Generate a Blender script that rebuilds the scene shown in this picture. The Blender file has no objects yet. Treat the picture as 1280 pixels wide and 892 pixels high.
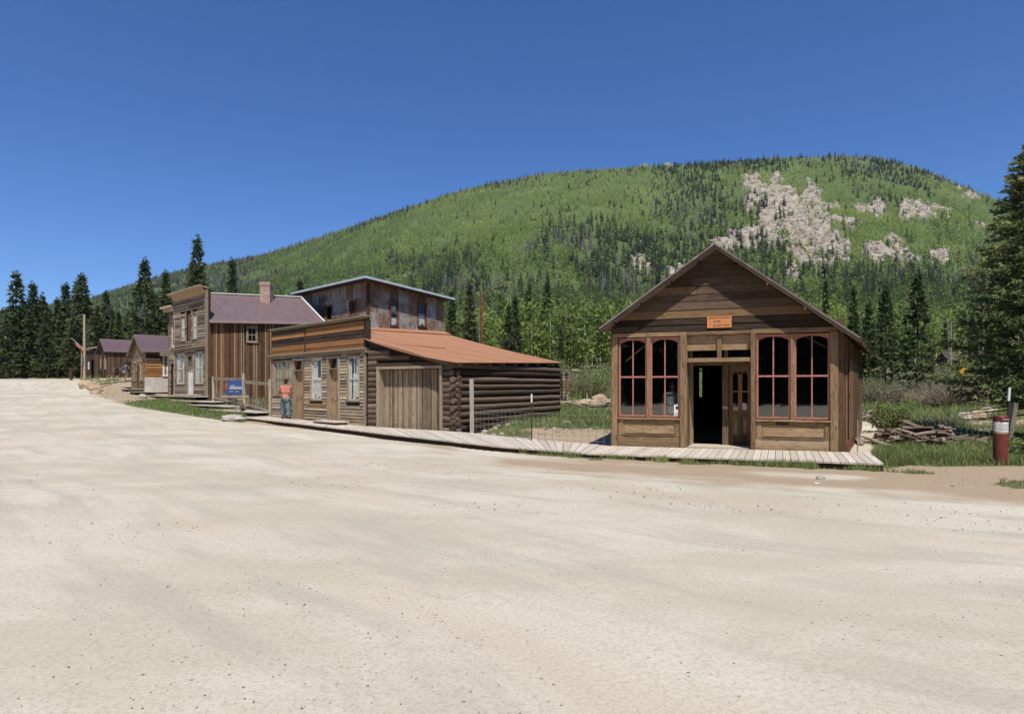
import bpy, math, random
import numpy as np
from mathutils import Vector
random.seed(7); RNG=np.random.default_rng(11)
SC=bpy.context.scene; COL=SC.collection
F=800.0; HY=486.0; CH=1.6            # pinhole measurements used while surveying the street
R=math.radians
def ray(px,Y): return (px-640.0)*Y/F
def zz(py,Y): return CH+(HY-py)*Y/F
# ------------------------------------------------------------------ noise
def _h(i,j,s): 
    v=np.sin(i*127.1+j*311.7+s*74.7)*43758.5453
    return v-np.floor(v)
def vn(x,y,s=0):
    x=np.asarray(x,float);y=np.asarray(y,float)
    i=np.floor(x);j=np.floor(y);f=x-i;g=y-j
    f=f*f*(3-2*f);g=g*g*(3-2*g)
    return (_h(i,j,s)*(1-f)+_h(i+1,j,s)*f)*(1-g)+(_h(i,j+1,s)*(1-f)+_h(i+1,j+1,s)*f)*g
def fbm(x,y,o=4,s=0):
    t=0;a=.5;n=0
    for k in range(o):
        t=t+a*vn(np.asarray(x)*2**k,np.asarray(y)*2**k,s+k*3.1);n+=a;a*=.5
    return t/n
def sstep(x,a,b):
    t=np.clip((np.asarray(x,float)-a)/(b-a),0,1);return t*t*(3-2*t)
# ------------------------------------------------------------------ terrain
EX=[-400,-63,-42,-30,-23.6,-17.9,-11.9,-6.6,-3.9,-1.75,.3,2.3,6.5,8,10,30,60,400]
EY=[94,92,62,46,38,32.5,26.3,21.6,18.9,16.9,14.9,13.3,11.0,10.0,9.2,5.5,4,4]
WFX=[-11.9,-4.05,-.44,1.9,7.45];WFY=[28.2,20.0,16.7,15.2,12.8]   # front edge of the boardwalk
WBX=[-11.2,-8.3,-5.2,-3.5,-1.7,2.7,8.45];WBY=[29.4,26.3,23.15,22.15,21.1,17.35,15.1]
def roadsd(X,Y): return (Y-np.interp(X,EX,EY))*.72
def hgt(X,Y):
    X=np.asarray(X,float);Y=np.asarray(Y,float)
    road=np.interp(Y,[14,20,25,30,34,38,44,50,56,60,66,75,92,130],[0,.08,.18,.3,.45,.65,.95,1.25,1.5,1.7,2.4,2.75,3.05,3.2])
    bank=np.interp(Y,[34,38,44,50,56,60,66,75,100],[.45,.65,.93,1.2,1.6,2.1,2.75,2.95,3.3])
    l=road+(bank-road)*sstep(roadsd(X,Y),0,3)
    r=np.interp(Y,[15.5,20,27,32,50,70,90,112,130],[0,.1,.3,.45,1.2,2.4,4.2,6.2,6.4])
    w=sstep(X,-9,1)
    z=l*(1-w)+r*w
    deck=np.interp(X,[-11.9,-8,-4,-.4,1.9,7.5],[.36,.30,.22,.12,.07,.10])-.19
    yf=np.interp(X,WFX,WFY);ins=(X>-12.4)&(X<8.2)
    cv=sstep(Y-yf,-.5,-.05)*sstep(Y-yf,6.5,4.0)*sstep(X,-12.6,-12)*sstep(X,8.3,7.9)
    z=z+cv*np.minimum(deck-z,0)
    off=sstep(roadsd(X,Y),.2,2.5)*sstep(np.abs(Y-60),90,40)
    z=z+off*(fbm(X*.5,Y*.5,3,5)-.5)*.22*sstep(Y,12,30)
    z=z+off*sstep(X,9,12)*(fbm(X*.8,Y*.8,3,9)-.4)*.35*sstep(Y,14,20)
    return z
def H(x,y): return float(hgt(x,y))
WFX=[-11.9,-4.05,-.44,1.9,7.45];WFY=[28.2,20.0,16.7,15.2,12.8]   # front edge of the boardwalk
def masks(X,Y):
    sd=roadsd(X,Y);n=fbm(X*.9,Y*.9,4,21);n2=fbm(X*.25,Y*.25,3,31)
    g=np.zeros_like(X)
    out=sstep(sd,.15,.7)
    left=(X<-11)
    g=np.where(left,out*sstep(X,-25.5,-22.5)*1.0,g)
    g=np.where((X<-22)&(Y>58),out*sstep(n,.35,.6),g)
    g=np.where((X<-40)&(sd>0),out*sstep(n,.3,.5),g)
    yp=np.interp(X,[-37,-27.4,-19.3,-14.3,-11.2],[60,48,40.3,33.8,29.6]);g=np.where((X<-11)&(X>-37)&(Y>yp-1.0)&(Y<yp+1.3),.0,g)
    yf=np.interp(X,WFX,WFY)
    n5=fbm(X*2.2,Y*2.2,3,55)
    strip=(n5>.36+.25*sstep(yf-Y,.25,.7))&((X>.2)&(X<8.4)&(Y>yf-.75+(.5-n)*.7)&(Y<yf-.02))
    g=np.where(strip,.9,g)
    yb=np.interp(X,WBX,WBY);yard=(X>=-11)&(X<=8.4)&(Y>yb+.08)
    yq=Y+(n-.5)*3.5+(n2-.5)*3;xq=X+(n-.5)*2.5;gy=np.where(yq<23.0,np.where(xq<.5,.85,sstep(n,.6,.75)*.5),np.where(Y<36,.95,sstep(n2,.45,.62)*.8))
    g=np.where(yard,gy,g)
    rt=X>8.0
    gr=sstep(Y,12.7+.6*n,13.4+.6*n)*sstep(n2+.6*(n-.5),.28,.46)
    gr=np.where((Y>10.0+.35*n)&(Y<10.9+.5*n)&(X>7.6),sstep(n,.34,.46)*.9,gr)
    gr=np.where((Y>30),np.maximum(gr,sstep(n,.25,.5)),gr)
    g=np.where(rt,gr,g)
    pile=np.exp(-(((X-11.3)/2.2)**2+((Y-18.2)/1.5)**2))
    g=g*(1-.7*pile)
    # gravel strip beside the shop wall
    s=(X-8.0)*.857-(Y-15.4)*.515
    grav=(s>-.2)&(s<.65+.5*(n-.5))&(Y>14.8)&(Y<26)
    g=np.where(grav,0,g)
    d=np.clip(out*(1-g),0,1)
    d=np.maximum(d,sstep(sd+(n-.5)*1.6,-2.6,-.2)*.9*sstep(X,-6,1)*sstep(n2,.1,.45))
    d=np.where(grav,0,d)
    d=np.where((X<-11)&(sd>.3)&(X>-24),.25*(1-g),d)
    return np.clip(g,0,1),np.clip(d,0,1)
# ------------------------------------------------------------------ materials
MAT={}
def newmat(name):
    m=bpy.data.materials.new(name);m.use_nodes=True
    nt=m.node_tree;b=nt.nodes['Principled BSDF'];MAT[name]=m
    return m,nt,b
def N(nt,t,**k):
    n=nt.nodes.new(t)
    for a,v in k.items():
        if a in n.inputs.keys() if isinstance(a,str) else False: n.inputs[a].default_value=v
        else: setattr(n,a,v)
    return n
def L(nt,a,b): nt.links.new(a,b)
def noise_(nt,vec,scale,detail=4,rough=.55):
    n=nt.nodes.new('ShaderNodeTexNoise');n.inputs['Scale'].default_value=scale;n.inputs['Detail'].default_value=detail
    n.inputs['Roughness'].default_value=rough
    if vec is not None: L(nt,vec,n.inputs['Vector'])
    return n.outputs['Fac']
def ramp(nt,fac,stops):
    r=nt.nodes.new('ShaderNodeValToRGB');e=r.color_ramp.elements
    while len(e)<len(stops): e.new(.5)
    for k,(p,c) in enumerate(stops):
        e[k].position=p;e[k].color=(*c,1) if len(c)==3 else c
    L(nt,fac,r.inputs['Fac']);return r.outputs['Color']
def mix(nt,fac,a,b,mode='MIX'):
    m=nt.nodes.new('ShaderNodeMix');m.data_type='RGBA';m.blend_type=mode
    for s,v in ((m.inputs['Factor'],fac),(m.inputs['A'],a),(m.inputs['B'],b)):
        if hasattr(v,'links') or hasattr(v,'is_linked'): L(nt,v,s)
        elif isinstance(v,(int,float)): s.default_value=v
        else: s.default_value=(*v,1)
    return m.outputs['Result']
def mathn(nt,op,a,b=None,clamp=False):
    m=nt.nodes.new('ShaderNodeMath');m.operation=op;m.use_clamp=clamp
    for k,v in enumerate((a,b)):
        if v is None: continue
        if isinstance(v,(int,float)): m.inputs[k].default_value=v
        else: L(nt,v,m.inputs[k])
    return m.outputs[0]
def bump(nt,b,h,strength,dist=.02):
    n=nt.nodes.new('ShaderNodeBump');n.inputs['Strength'].default_value=strength;n.inputs['Distance'].default_value=dist
    L(nt,h,n.inputs['Height']);L(nt,n.outputs['Normal'],b.inputs['Normal'])
def attr(nt,name):
    a=nt.nodes.new('ShaderNodeAttribute');a.attribute_name=name;return a
def mapping(nt,src,scale,loc=(0,0,0)):
    m=nt.nodes.new('ShaderNodeMapping');m.inputs['Scale'].default_value=scale;m.inputs['Location'].default_value=loc
    L(nt,src,m.inputs['Vector']);return m.outputs['Vector']
def uvc(nt): return nt.nodes.new('ShaderNodeTexCoord').outputs['UV']
def objc(nt): return nt.nodes.new('ShaderNodeTexCoord').outputs['Object']
def wood(name,light,dark,contrast=.5,gap=(.03,.022,.016),alt=None,altamt=0.0,rough=.85):
    """weathered timber: grain along UV u, per-board tint, stains and checks"""
    m,nt,b=newmat(name);uv=uvc(nt);t=attr(nt,'tint').outputs['Fac']
    g=noise_(nt,mapping(nt,uv,(1.3,26,1)),1.6,5,.65)
    g2=noise_(nt,mapping(nt,uv,(5,120,1)),1.0,3,.6)
    big=noise_(nt,mapping(nt,uv,(.7,2.2,1)),1.4,4,.6)
    f=mathn(nt,'ADD',mathn(nt,'MULTIPLY',g,contrast),mathn(nt,'MULTIPLY',big,.55))
    f=mathn(nt,'ADD',f,mathn(nt,'MULTIPLY',mathn(nt,'SUBTRACT',t,.5),.7))
    f=mathn(nt,'SUBTRACT',f,contrast*.5-.22+.0,True)
    c=ramp(nt,f,[(.12,dark),(.52,tuple(.5*a+.5*d for a,d in zip(light,dark))),(.85,light)])
    if alt: c=mix(nt,mathn(nt,'MULTIPLY',mathn(nt,'GREATER_THAN',t,1-altamt),.85),c,alt)
    c=mix(nt,mathn(nt,'MULTIPLY',mathn(nt,'LESS_THAN',g2,.40),.6),c,gap)
    vor=nt.nodes.new('ShaderNodeTexNoise');vor.inputs['Scale'].default_value=3.2;vor.inputs['Detail'].default_value=6
    L(nt,mapping(nt,uv,(1.5,7,1)),vor.inputs['Vector'])
    c=mix(nt,mathn(nt,'MULTIPLY',mathn(nt,'LESS_THAN',vor.outputs['Fac'],.385),.5),c,gap)
    L(nt,c,b.inputs['Base Color']);b.inputs['Roughness'].default_value=rough;b.inputs['Specular IOR Level'].default_value=.25
    bump(nt,b,mathn(nt,'ADD',g,g2),.55,.006)
    return m
def plain(name,col,rough=.7,metal=0,var=.25,scale=6,spec=.3,bumps=0):
    m,nt,b=newmat(name);o=objc(nt)
    n=noise_(nt,o,scale,5,.6)
    c=ramp(nt,n,[(.3,tuple(x*(1-var) for x in col)),(.7,tuple(min(1,x*(1+var)) for x in col))])
    L(nt,c,b.inputs['Base Color']);b.inputs['Roughness'].default_value=rough;b.inputs['Metallic'].default_value=metal
    b.inputs['Specular IOR Level'].default_value=spec
    if bumps: bump(nt,b,noise_(nt,o,scale*6,4),bumps,.01)
    return m
wood('clap_grey',(.66,.53,.38),(.17,.125,.085),.6,alt=(.46,.36,.24),altamt=.12)
wood('store_grey',(.48,.39,.29),(.13,.10,.075),.6,alt=(.42,.35,.26),altamt=.08)
wood('shop_brown',(.46,.32,.18),(.075,.045,.025),1.15,alt=(.42,.32,.21),altamt=.15)
wood('gable_dark',(.165,.11,.075),(.022,.014,.010),1.05,alt=(.23,.135,.07),altamt=.18)
wood('gable_brown',(.30,.18,.10),(.05,.03,.019),.7)
wood('post_tan',(.50,.34,.19),(.095,.058,.032),1.1)
wood('orange_board',(.47,.24,.09),(.22,.10,.04),.6)
wood('trim_grey',(.55,.45,.33),(.17,.13,.095),.5)
wood('batten_brown',(.30,.165,.085),(.055,.03,.018),.95,alt=(.46,.34,.23),altamt=.10)
wood('log_dark',(.215,.155,.115),(.040,.026,.020),.6,alt=(.25,.2,.16),altamt=.1)
wood('garage_door',(.44,.345,.24),(.085,.06,.042),.8)
wood('deck',(.76,.68,.57),(.5,.43,.35),.4,gap=(.2,.17,.14))
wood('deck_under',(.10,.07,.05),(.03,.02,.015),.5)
wood('cabin_dark',(.15,.095,.065),(.04,.025,.018),.6)
wood('cabin_tan',(.42,.31,.17),(.17,.12,.07),.6)
wood('silver_wood',(.44,.38,.33),(.16,.13,.11),.6)
wood('pole_wood',(.50,.39,.28),(.28,.2,.14),.4)
wood('drift_wood',(.42,.33,.27),(.13,.09,.07),.6)
wood('unlit_interior_wood',(.055,.043,.033),(.02,.016,.012),.5)  # darkness of unlit interiors put into the colour of inner faces and backings
plain('pink_paint',(.43,.185,.145),.55,var=.3,scale=14)
plain('white_paint',(.78,.78,.76),.5,var=.08)
plain('white_worn',(.66,.63,.58),.7,var=.25,scale=5)
plain('curtain',(.80,.80,.79),.9,var=.1,scale=8)
plain('curtain_tan',(.46,.40,.27),.9,var=.2,scale=6)
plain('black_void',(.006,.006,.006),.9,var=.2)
plain('fascia_pale',(.52,.60,.70),.5,metal=.0,var=.12,scale=3)
plain('red_post',(.165,.042,.036),.5,var=.2,scale=9)
plain('galv',(.36,.36,.37),.5,metal=.6,var=.2)
plain('dark_iron',(.05,.045,.04),.6,metal=.4,var=.3)
plain('rust_pipe',(.20,.075,.04),.8,var=.45,scale=5)
plain('banner_blue',(.035,.12,.42),.5,var=.35,scale=5)
plain('banner_orange',(.75,.15,.03),.5,var=.1)
plain('banner_ink',(.60,.63,.66),.6,var=.2)
plain('sign_orange',(.62,.25,.10),.6,var=.22,scale=18)
plain('ink_dark',(.03,.02,.015),.8)
plain('paper',(.8,.8,.78),.8,var=.06,scale=4)
plain('yellow_sign',(.75,.36,.01),.5,var=.05)
plain('flag_red',(.40,.16,.14),.8,var=.3,scale=8)
plain('skin',(.42,.22,.14),.55,var=.1);plain('hair_brown',(.05,.025,.015),.7,var=.3,scale=40)
plain('salmon_shirt',(.60,.24,.17),.85,var=.18,scale=7)
plain('navy_cloth',(.02,.022,.03),.85);plain('grey_cloth',(.10,.11,.15),.85,var=.3,scale=9);plain('khaki_cloth',(.30,.25,.19),.85)
plain('white_cloth',(.72,.72,.72),.85)
plain('shoe',(.03,.03,.03),.6);plain('wire',(.30,.29,.28),.6,metal=.5)
plain('stone',(.40,.33,.26),.9,var=.35,scale=4,bumps=.5)
plain('stone_tan',(.44,.33,.22),.9,var=.3,scale=5,bumps=.5)
plain('foundation',(.45,.41,.36),.9,var=.3,scale=5,bumps=.5)
def teal_():
    m,nt,b=newmat('teal_print');o=objc(nt)
    v=nt.nodes.new('ShaderNodeTexVoronoi');v.inputs['Scale'].default_value=16;L(nt,mapping(nt,o,(1,1,.45)),v.inputs['Vector'])
    L(nt,ramp(nt,v.outputs['Distance'],[(.2,(.03,.05,.06)),(.4,(.20,.33,.36)),(.65,(.06,.12,.14))]),b.inputs['Base Color']);b.inputs['Roughness'].default_value=.85
teal_()
def roofmat(name,base,streak,rust,amt,per,rough=.65):
    m,nt,b=newmat(name);uv=uvc(nt)
    big=noise_(nt,mapping(nt,uv,(.8,1.3,1)),1.2,6,.65)
    st=noise_(nt,mapping(nt,uv,(9,.6,1)),1.0,4,.6)
    c=mix(nt,ramp(nt,st,[(.35,(0,0,0)),(.7,(1,1,1))]),base,streak)
    c=mix(nt,ramp(nt,big,[(amt,(0,0,0)),(amt+.14,(1,1,1))]),c,rust)
    sep=nt.nodes.new('ShaderNodeSeparateXYZ');L(nt,uv,sep.inputs[0])
    L(nt,c,b.inputs['Base Color']);b.inputs['Roughness'].default_value=rough;b.inputs['Specular IOR Level'].default_value=.3
    if per:
        w=mathn(nt,'SINE',mathn(nt,'MULTIPLY',sep.outputs[0],6.283/per))
        bump(nt,b,w,.5,.01)
roofmat('rust_roof',(.45,.225,.12),(.40,.19,.10),(.47,.265,.16),.58,.09)
roofmat('purple_roof',(.15,.105,.11),(.215,.155,.155),(.26,.10,.07),.58,.11,.5)
roofmat('cabin_roof',(.125,.085,.095),(.15,.105,.115),(.11,.075,.08),.55,.12,.6)
roofmat('shop_roof',(.24,.21,.19),(.12,.10,.09),(.34,.31,.28),.52,0)
def metalwall():
    m,nt,b=newmat('patch_metal');uv=uvc(nt);t=attr(nt,'tint').outputs['Fac']
    n=noise_(nt,mapping(nt,uv,(1.4,.9,1)),1.6,7,.7)
    n=mathn(nt,'ADD',n,mathn(nt,'MULTIPLY',mathn(nt,'SUBTRACT',t,.5),.5))
    c=ramp(nt,n,[(.36,(.42,.42,.42)),(.46,(.33,.28,.24)),(.55,(.27,.15,.09)),(.72,(.19,.085,.05))])
    br=nt.nodes.new('ShaderNodeTexBrick');br.inputs['Scale'].default_value=1;br.inputs['Mortar Size'].default_value=.012
    br.inputs['Brick Width'].default_value=.5;br.inputs['Row Height'].default_value=.36;br.offset=0
    L(nt,uv,br.inputs['Vector'])
    c=mix(nt,mathn(nt,'MULTIPLY',br.outputs['Fac'],.5),c,(.30,.27,.25))
    L(nt,c,b.inputs['Base Color']);b.inputs['Roughness'].default_value=.6;b.inputs['Metallic'].default_value=.15
    bump(nt,b,n,.3,.01)
metalwall()
def whitemetal():
    m,nt,b=newmat('skirt_metal');uv=uvc(nt)
    n=noise_(nt,mapping(nt,uv,(6,1,1)),1.5,5)
    L(nt,ramp(nt,n,[(.35,(.62,.60,.56)),(.62,(.45,.42,.38)),(.75,(.3,.22,.17))]),b.inputs['Base Color']);b.inputs['Roughness'].default_value=.6
whitemetal()
def brickm():
    m,nt,b=newmat('chimney_brick');uv=uvc(nt)
    br=nt.nodes.new('ShaderNodeTexBrick');br.inputs['Scale'].default_value=1;br.inputs['Brick Width'].default_value=.22;br.inputs['Row Height'].default_value=.085
    br.inputs['Mortar Size'].default_value=.012;br.inputs['Color1'].default_value=(.27,.12,.08,1);br.inputs['Color2'].default_value=(.50,.36,.26,1);br.inputs['Mortar'].default_value=(.5,.45,.38,1)
    L(nt,uv,br.inputs['Vector']);L(nt,br.outputs['Color'],b.inputs['Base Color']);b.inputs['Roughness'].default_value=.9
brickm()
def glass(name,tint=(.92,.95,.95),gl=.13,rough=.03):
    m=bpy.data.materials.new(name);m.use_nodes=True;nt=m.node_tree;nt.nodes.clear();MAT[name]=m
    o=nt.nodes.new('ShaderNodeOutputMaterial');t=nt.nodes.new('ShaderNodeBsdfTransparent');t.inputs[0].default_value=(*tint,1)
    g=nt.nodes.new('ShaderNodeBsdfGlossy');g.inputs['Roughness'].default_value=rough
    geo=nt.nodes.new('ShaderNodeNewGeometry');nn=nt.nodes.new('ShaderNodeTexNoise');nn.inputs['Scale'].default_value=1.8
    L(nt,geo.outputs['Position'],nn.inputs['Vector'])
    bp=nt.nodes.new('ShaderNodeBump');bp.inputs['Strength'].default_value=.04;bp.inputs['Distance'].default_value=.05;L(nt,nn.outputs['Fac'],bp.inputs['Height']);L(nt,bp.outputs[0],g.inputs['Normal'])
    x=nt.nodes.new('ShaderNodeMixShader');fr=nt.nodes.new('ShaderNodeFresnel');fr.inputs[0].default_value=1.45
    a=mathn(nt,'ADD',fr.outputs[0],gl-.04,True);a=mathn(nt,'MULTIPLY',a,mathn(nt,'SUBTRACT',1,geo.outputs['Backfacing']))
    L(nt,a,x.inputs[0]);L(nt,t.outputs[0],x.inputs[1]);L(nt,g.outputs[0],x.inputs[2]);L(nt,x.outputs[0],o.inputs[0])
glass('window_glass',(.66,.68,.68),.19)
glass('window_glass_pale',(.93,.94,.93),.05)
def leafmat(name,stops,transl=.35,rough=.6,extra=None):
    m,nt,b=newmat(name);t=attr(nt,'tint').outputs['Fac']
    c=ramp(nt,t,stops)
    L(nt,c,b.inputs['Base Color']);b.inputs['Roughness'].default_value=rough;b.inputs['Specular IOR Level'].default_value=.2
    tr=nt.nodes.new('ShaderNodeBsdfTranslucent');L(nt,c,tr.inputs[0]);x=nt.nodes.new('ShaderNodeMixShader');x.inputs[0].default_value=transl
    L(nt,b.outputs[0],x.inputs[1]);L(nt,tr.outputs[0],x.inputs[2]);L(nt,x.outputs[0],nt.nodes['Material Output'].inputs[0])
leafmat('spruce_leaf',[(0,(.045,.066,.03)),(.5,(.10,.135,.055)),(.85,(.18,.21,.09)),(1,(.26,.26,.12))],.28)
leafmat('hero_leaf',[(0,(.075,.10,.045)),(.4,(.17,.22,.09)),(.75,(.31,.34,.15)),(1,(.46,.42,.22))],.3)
leafmat('hill_conifer_leaf',[(0,(.035,.055,.028)),(.7,(.095,.12,.06)),(.78,(.19,.165,.15)),(1,(.25,.225,.205))],.2)
leafmat('aspen_leaf',[(0,(.13,.18,.055)),(.35,(.26,.34,.08)),(.7,(.43,.49,.12)),(1,(.60,.60,.18))],.42)
leafmat('shrub_leaf',[(0,(.10,.13,.05)),(.5,(.2,.27,.085)),(1,(.33,.42,.13))],.35)
leafmat('willow_leaf',[(0,(.15,.15,.09)),(.5,(.25,.25,.14)),(1,(.36,.35,.22))],.35)
leafmat('grass_leaf',[(0,(.14,.19,.065)),(.5,(.26,.335,.11)),(.85,(.38,.44,.17)),(1,(.55,.47,.29))],.4)
plain('bark',(.09,.065,.05),.9,var=.4,scale=3);plain('aspen_bark',(.5,.49,.42),.8,var=.25,scale=1.5);plain('twig',(.34,.27,.21),.9,var=.3,scale=5)
# ------------------------------------------------------------------ mesh builder
def tag(o,label=None,cat=None,group=None,kind=None):
    if label: o['label']=label
    if cat: o['category']=cat
    if group: o['group']=group
    if kind: o['kind']=kind
    return o
def empty(name,loc,label,cat,group=None,rz=0):
    o=bpy.data.objects.new(name,None);COL.objects.link(o);o.location=loc;o.rotation_euler=(0,0,rz);o.empty_display_size=.3
    return tag(o,label,cat,group)
class MB:
    def __init__(s): s.v=[];s.f=[];s.uv=[];s.t=[];s.sm=[]
    def add(s,vs,fs,uvf,tint=None,smooth=False):
        """vs verts, fs faces, uvf: per-vertex uv or callable"""
        o=len(s.v);s.v+= [tuple(p) for p in vs]
        t=random.random() if tint is None else tint
        for f in fs:
            s.f.append(tuple(o+i for i in f));s.uv+=[uvf[i] for i in f];s.t.append(t);s.sm.append(smooth)
    def bar(s,p0,p1,w,h,up=(0,0,1),tint=None,taper=1):
        p0=Vector(p0);p1=Vector(p1);d=p1-p0;l=d.length or 1e-4;d=d/l;u=Vector(up)
        x=d.cross(u)
        if x.length<1e-3: x=d.cross(Vector((1,0,0)))
        x.normalize();u=x.cross(d).normalized()
        vs=[];uv=[];r=random.random()*50
        for k,(p,q) in enumerate(((p0,1),(p1,taper))):
            for a,b in ((-1,-1),(1,-1),(1,1),(-1,1)):
                vs.append(p+x*a*w/2*q+u*b*h/2*q);uv.append((k*l+r,(a*w+b*h*1.01)/2+r))
        s.add(vs,[(0,1,2,3)[::-1],(4,5,6,7),(0,1,5,4),(1,2,6,5),(2,3,7,6),(3,0,4,7)],uv,tint)
    def cyl(s,p0,p1,r0,r1,n=10,seg=1,wob=0,tint=None,cap=True,smooth=True):
        p0=Vector(p0);p1=Vector(p1);d=p1-p0;l=d.length or 1e-4;d=d/l
        x=d.cross(Vector((0,0,1)))
        if x.length<1e-2: x=Vector((1,0,0))
        x.normalize();y=d.cross(x);vs=[];uv=[];fs=[];r_=random.random()*50
        for k in range(seg+1):
            q=k/seg;c=p0+d*l*q+(x*random.uniform(-1,1)+y*random.uniform(-1,1))*wob*(0 if k in(0,seg) and False else 1);rr=(r0+(r1-r0)*q)*(1+random.uniform(-1,1)*min(.12,wob*2))
            for j in range(n):
                a=2*math.pi*j/n;vs.append(c+(x*math.cos(a)+y*math.sin(a))*rr);uv.append((l*q+r_,a*rr+r_))
        for k in range(seg):
            for j in range(n): fs.append((k*n+j,k*n+(j+1)%n,(k+1)*n+(j+1)%n,(k+1)*n+j))
        s.add(vs,fs,uv,tint,smooth)
        if cap: 
            s.add(vs[:n],[tuple(range(n))[::-1]],uv[:n],tint);s.add(vs[-n:],[tuple(range(n))],uv[-n:],tint)
    def lump(s,c,r,seed=0,n=8,m=6,rough=.25,tint=None,smooth=False,rot=0):
        rg=random.Random(seed);vs=[];fs=[];uv=[]
        for i in range(m+1):
            th=math.pi*i/m
            for j in range(n):
                ph=2*math.pi*j/n+rot;k=1+rg.uniform(-rough,rough)
                if i in(0,m) and j: k=k0
                k0=k
                vs.append((c[0]+r[0]*k*math.sin(th)*math.cos(ph),c[1]+r[1]*k*math.sin(th)*math.sin(ph),c[2]+r[2]*k*math.cos(th)));uv.append((ph,th))
        for i in range(m):
            for j in range(n): fs.append((i*n+j,(i+1)*n+j,(i+1)*n+(j+1)%n,i*n+(j+1)%n))
        s.add(vs,fs,uv,tint,smooth)
    def obj(s,name,mat,parent=None,label=None,loc=None):
        me=bpy.data.meshes.new(name);me.from_pydata(s.v,[],s.f)
        if s.f:
            u=me.uv_layers.new(name='UVMap');u.data.foreach_set('uv',np.array(s.uv,'f').ravel())
            a=me.attributes.new('tint','FLOAT','FACE');a.data.foreach_set('value',np.array(s.t,'f'))
            me.polygons.foreach_set('use_smooth',np.array(s.sm,bool))
        me.materials.append(MAT[mat]);o=bpy.data.objects.new(name,me);COL.objects.link(o)
        if parent is not None:
            o.parent=parent;o.matrix_parent_inverse=worldof(parent).inverted()
        if label: o['label']=label
        return o
from mathutils import Matrix
def worldof(o):
    m=Matrix.LocRotScale(o.location,o.rotation_euler,o.scale)
    if o.parent: return worldof(o.parent)@o.matrix_parent_inverse@m
    return m
def npmesh(name,V,Fq,mat,tint=None,parent=None,vattr=None,smooth=False,k=None):
    """fast mesh from numpy: V (n,3), Fq (m,k) constant face size"""
    me=bpy.data.meshes.new(name);n=len(V);m,k=Fq.shape
    me.vertices.add(n);me.vertices.foreach_set('co',np.asarray(V,'f').ravel())
    me.loops.add(m*k);me.loops.foreach_set('vertex_index',np.asarray(Fq,'i').ravel())
    me.polygons.add(m);me.polygons.foreach_set('loop_start',np.arange(0,m*k,k,dtype='i'));me.polygons.foreach_set('loop_total',np.full(m,k,'i'))
    if smooth: me.polygons.foreach_set('use_smooth',np.ones(m,bool))
    if tint is not None:
        a=me.attributes.new('tint','FLOAT','FACE');a.data.foreach_set('value',np.asarray(tint,'f'))
    for nm,val in (vattr or {}).items():
        a=me.attributes.new(nm,'FLOAT','POINT');a.data.foreach_set('value',np.asarray(val,'f'))
    me.update(calc_edges=True);me.materials.append(MAT[mat])
    o=bpy.data.objects.new(name,me);COL.objects.link(o)
    if parent is not None: o.parent=parent;o.matrix_parent_inverse=worldof(parent).inverted()
    return o
class Fr:
    """a wall frame: s metres along the wall from A to B, z up, n metres outward (towards the street)"""
    def __init__(s,A,B):
        s.A=Vector((A[0],A[1]));s.B=Vector((B[0],B[1]));d=s.B-s.A;s.w=d.length;s.d=d/s.w;s.n=Vector((s.d.y,-s.d.x))
    def p(s,a,z,n=0): q=s.A+s.d*a+s.n*n;return (q.x,q.y,z)
    def s_(s,px,n=0):
        k=(px-640)/F;A=s.A+s.n*n      # A.x+d.x t = k (A.y+d.y t)
        return (k*A.y-A.x)/(s.d.x-k*s.d.y)
    def sz(s,px,py,n=0):
        t=s.s_(px,n);q=s.A+s.d*t+s.n*n;return t,CH+(HY-py)*q.y/F
    def poly(s,mb,pts,n0,n1,along='s',tint=None):
        k=len(pts);vs=[s.p(a,z,n1) for a,z in pts]+[s.p(a,z,n0) for a,z in pts];r=random.random()*50
        uv=[((a+r,z+r) if along=='s' else (z+r,a+r)) for a,z in pts]+[((a+r,z+r+abs(n1-n0)) if along=='s' else (z+r,a+r+abs(n1-n0))) for a,z in pts]
        fs=[tuple(range(k)),tuple(range(2*k-1,k-1,-1))]+[(i,k+i,k+(i+1)%k,(i+1)%k) for i in range(k)]
        mb.add(vs,fs,uv,tint)
    def box(s,mb,s0,s1,z0,z1,n0,n1,along='s',tint=None):
        s.poly(mb,[(s0,z0),(s1,z0),(s1,z1),(s0,z1)],n0,n1,along,tint)
    def tilt(s,mb,s0,s1,z0,z1,n0,nb,nt_,tint=None,s0t=None,s1t=None):
        """clapboard: back at n0, front bottom at nb, front top at nt_"""
        s0t=s0 if s0t is None else s0t;s1t=s1 if s1t is None else s1t
        r=random.random()*50
        vs=[s.p(s0,z0,nb),s.p(s1,z0,nb),s.p(s1t,z1,nt_),s.p(s0t,z1,nt_),s.p(s0,z0,n0),s.p(s1,z0,n0),s.p(s1t,z1,n0),s.p(s0t,z1,n0)]
        uv=[(s0+r,z0+r),(s1+r,z0+r),(s1t+r,z1+r),(s0t+r,z1+r),(s0+r,z0+r-.03),(s1+r,z0+r-.03),(s1t+r,z1+r+.03),(s0t+r,z1+r+.03)]
        mb.add(vs,[(0,1,2,3),(7,6,5,4),(0,4,5,1),(3,2,6,7),(0,3,7,4),(1,5,6,2)],uv,tint)
def cut(a,b,z0,z1,ops):
    """pieces of [a,b] left once openings (s0,s1,z0,z1) crossing the row are removed"""
    seg=[(a,b)]
    for o in ops:
        if o[3]<=z0+.01 or o[2]>=z1-.01: continue
        ns=[]
        for x,y in seg:
            if o[1]<=x or o[0]>=y: ns.append((x,y));continue
            if o[0]>x: ns.append((x,o[0]))
            if o[1]<y: ns.append((o[1],y))
        seg=ns
    return [q for q in seg if q[1]-q[0]>.02]
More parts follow.
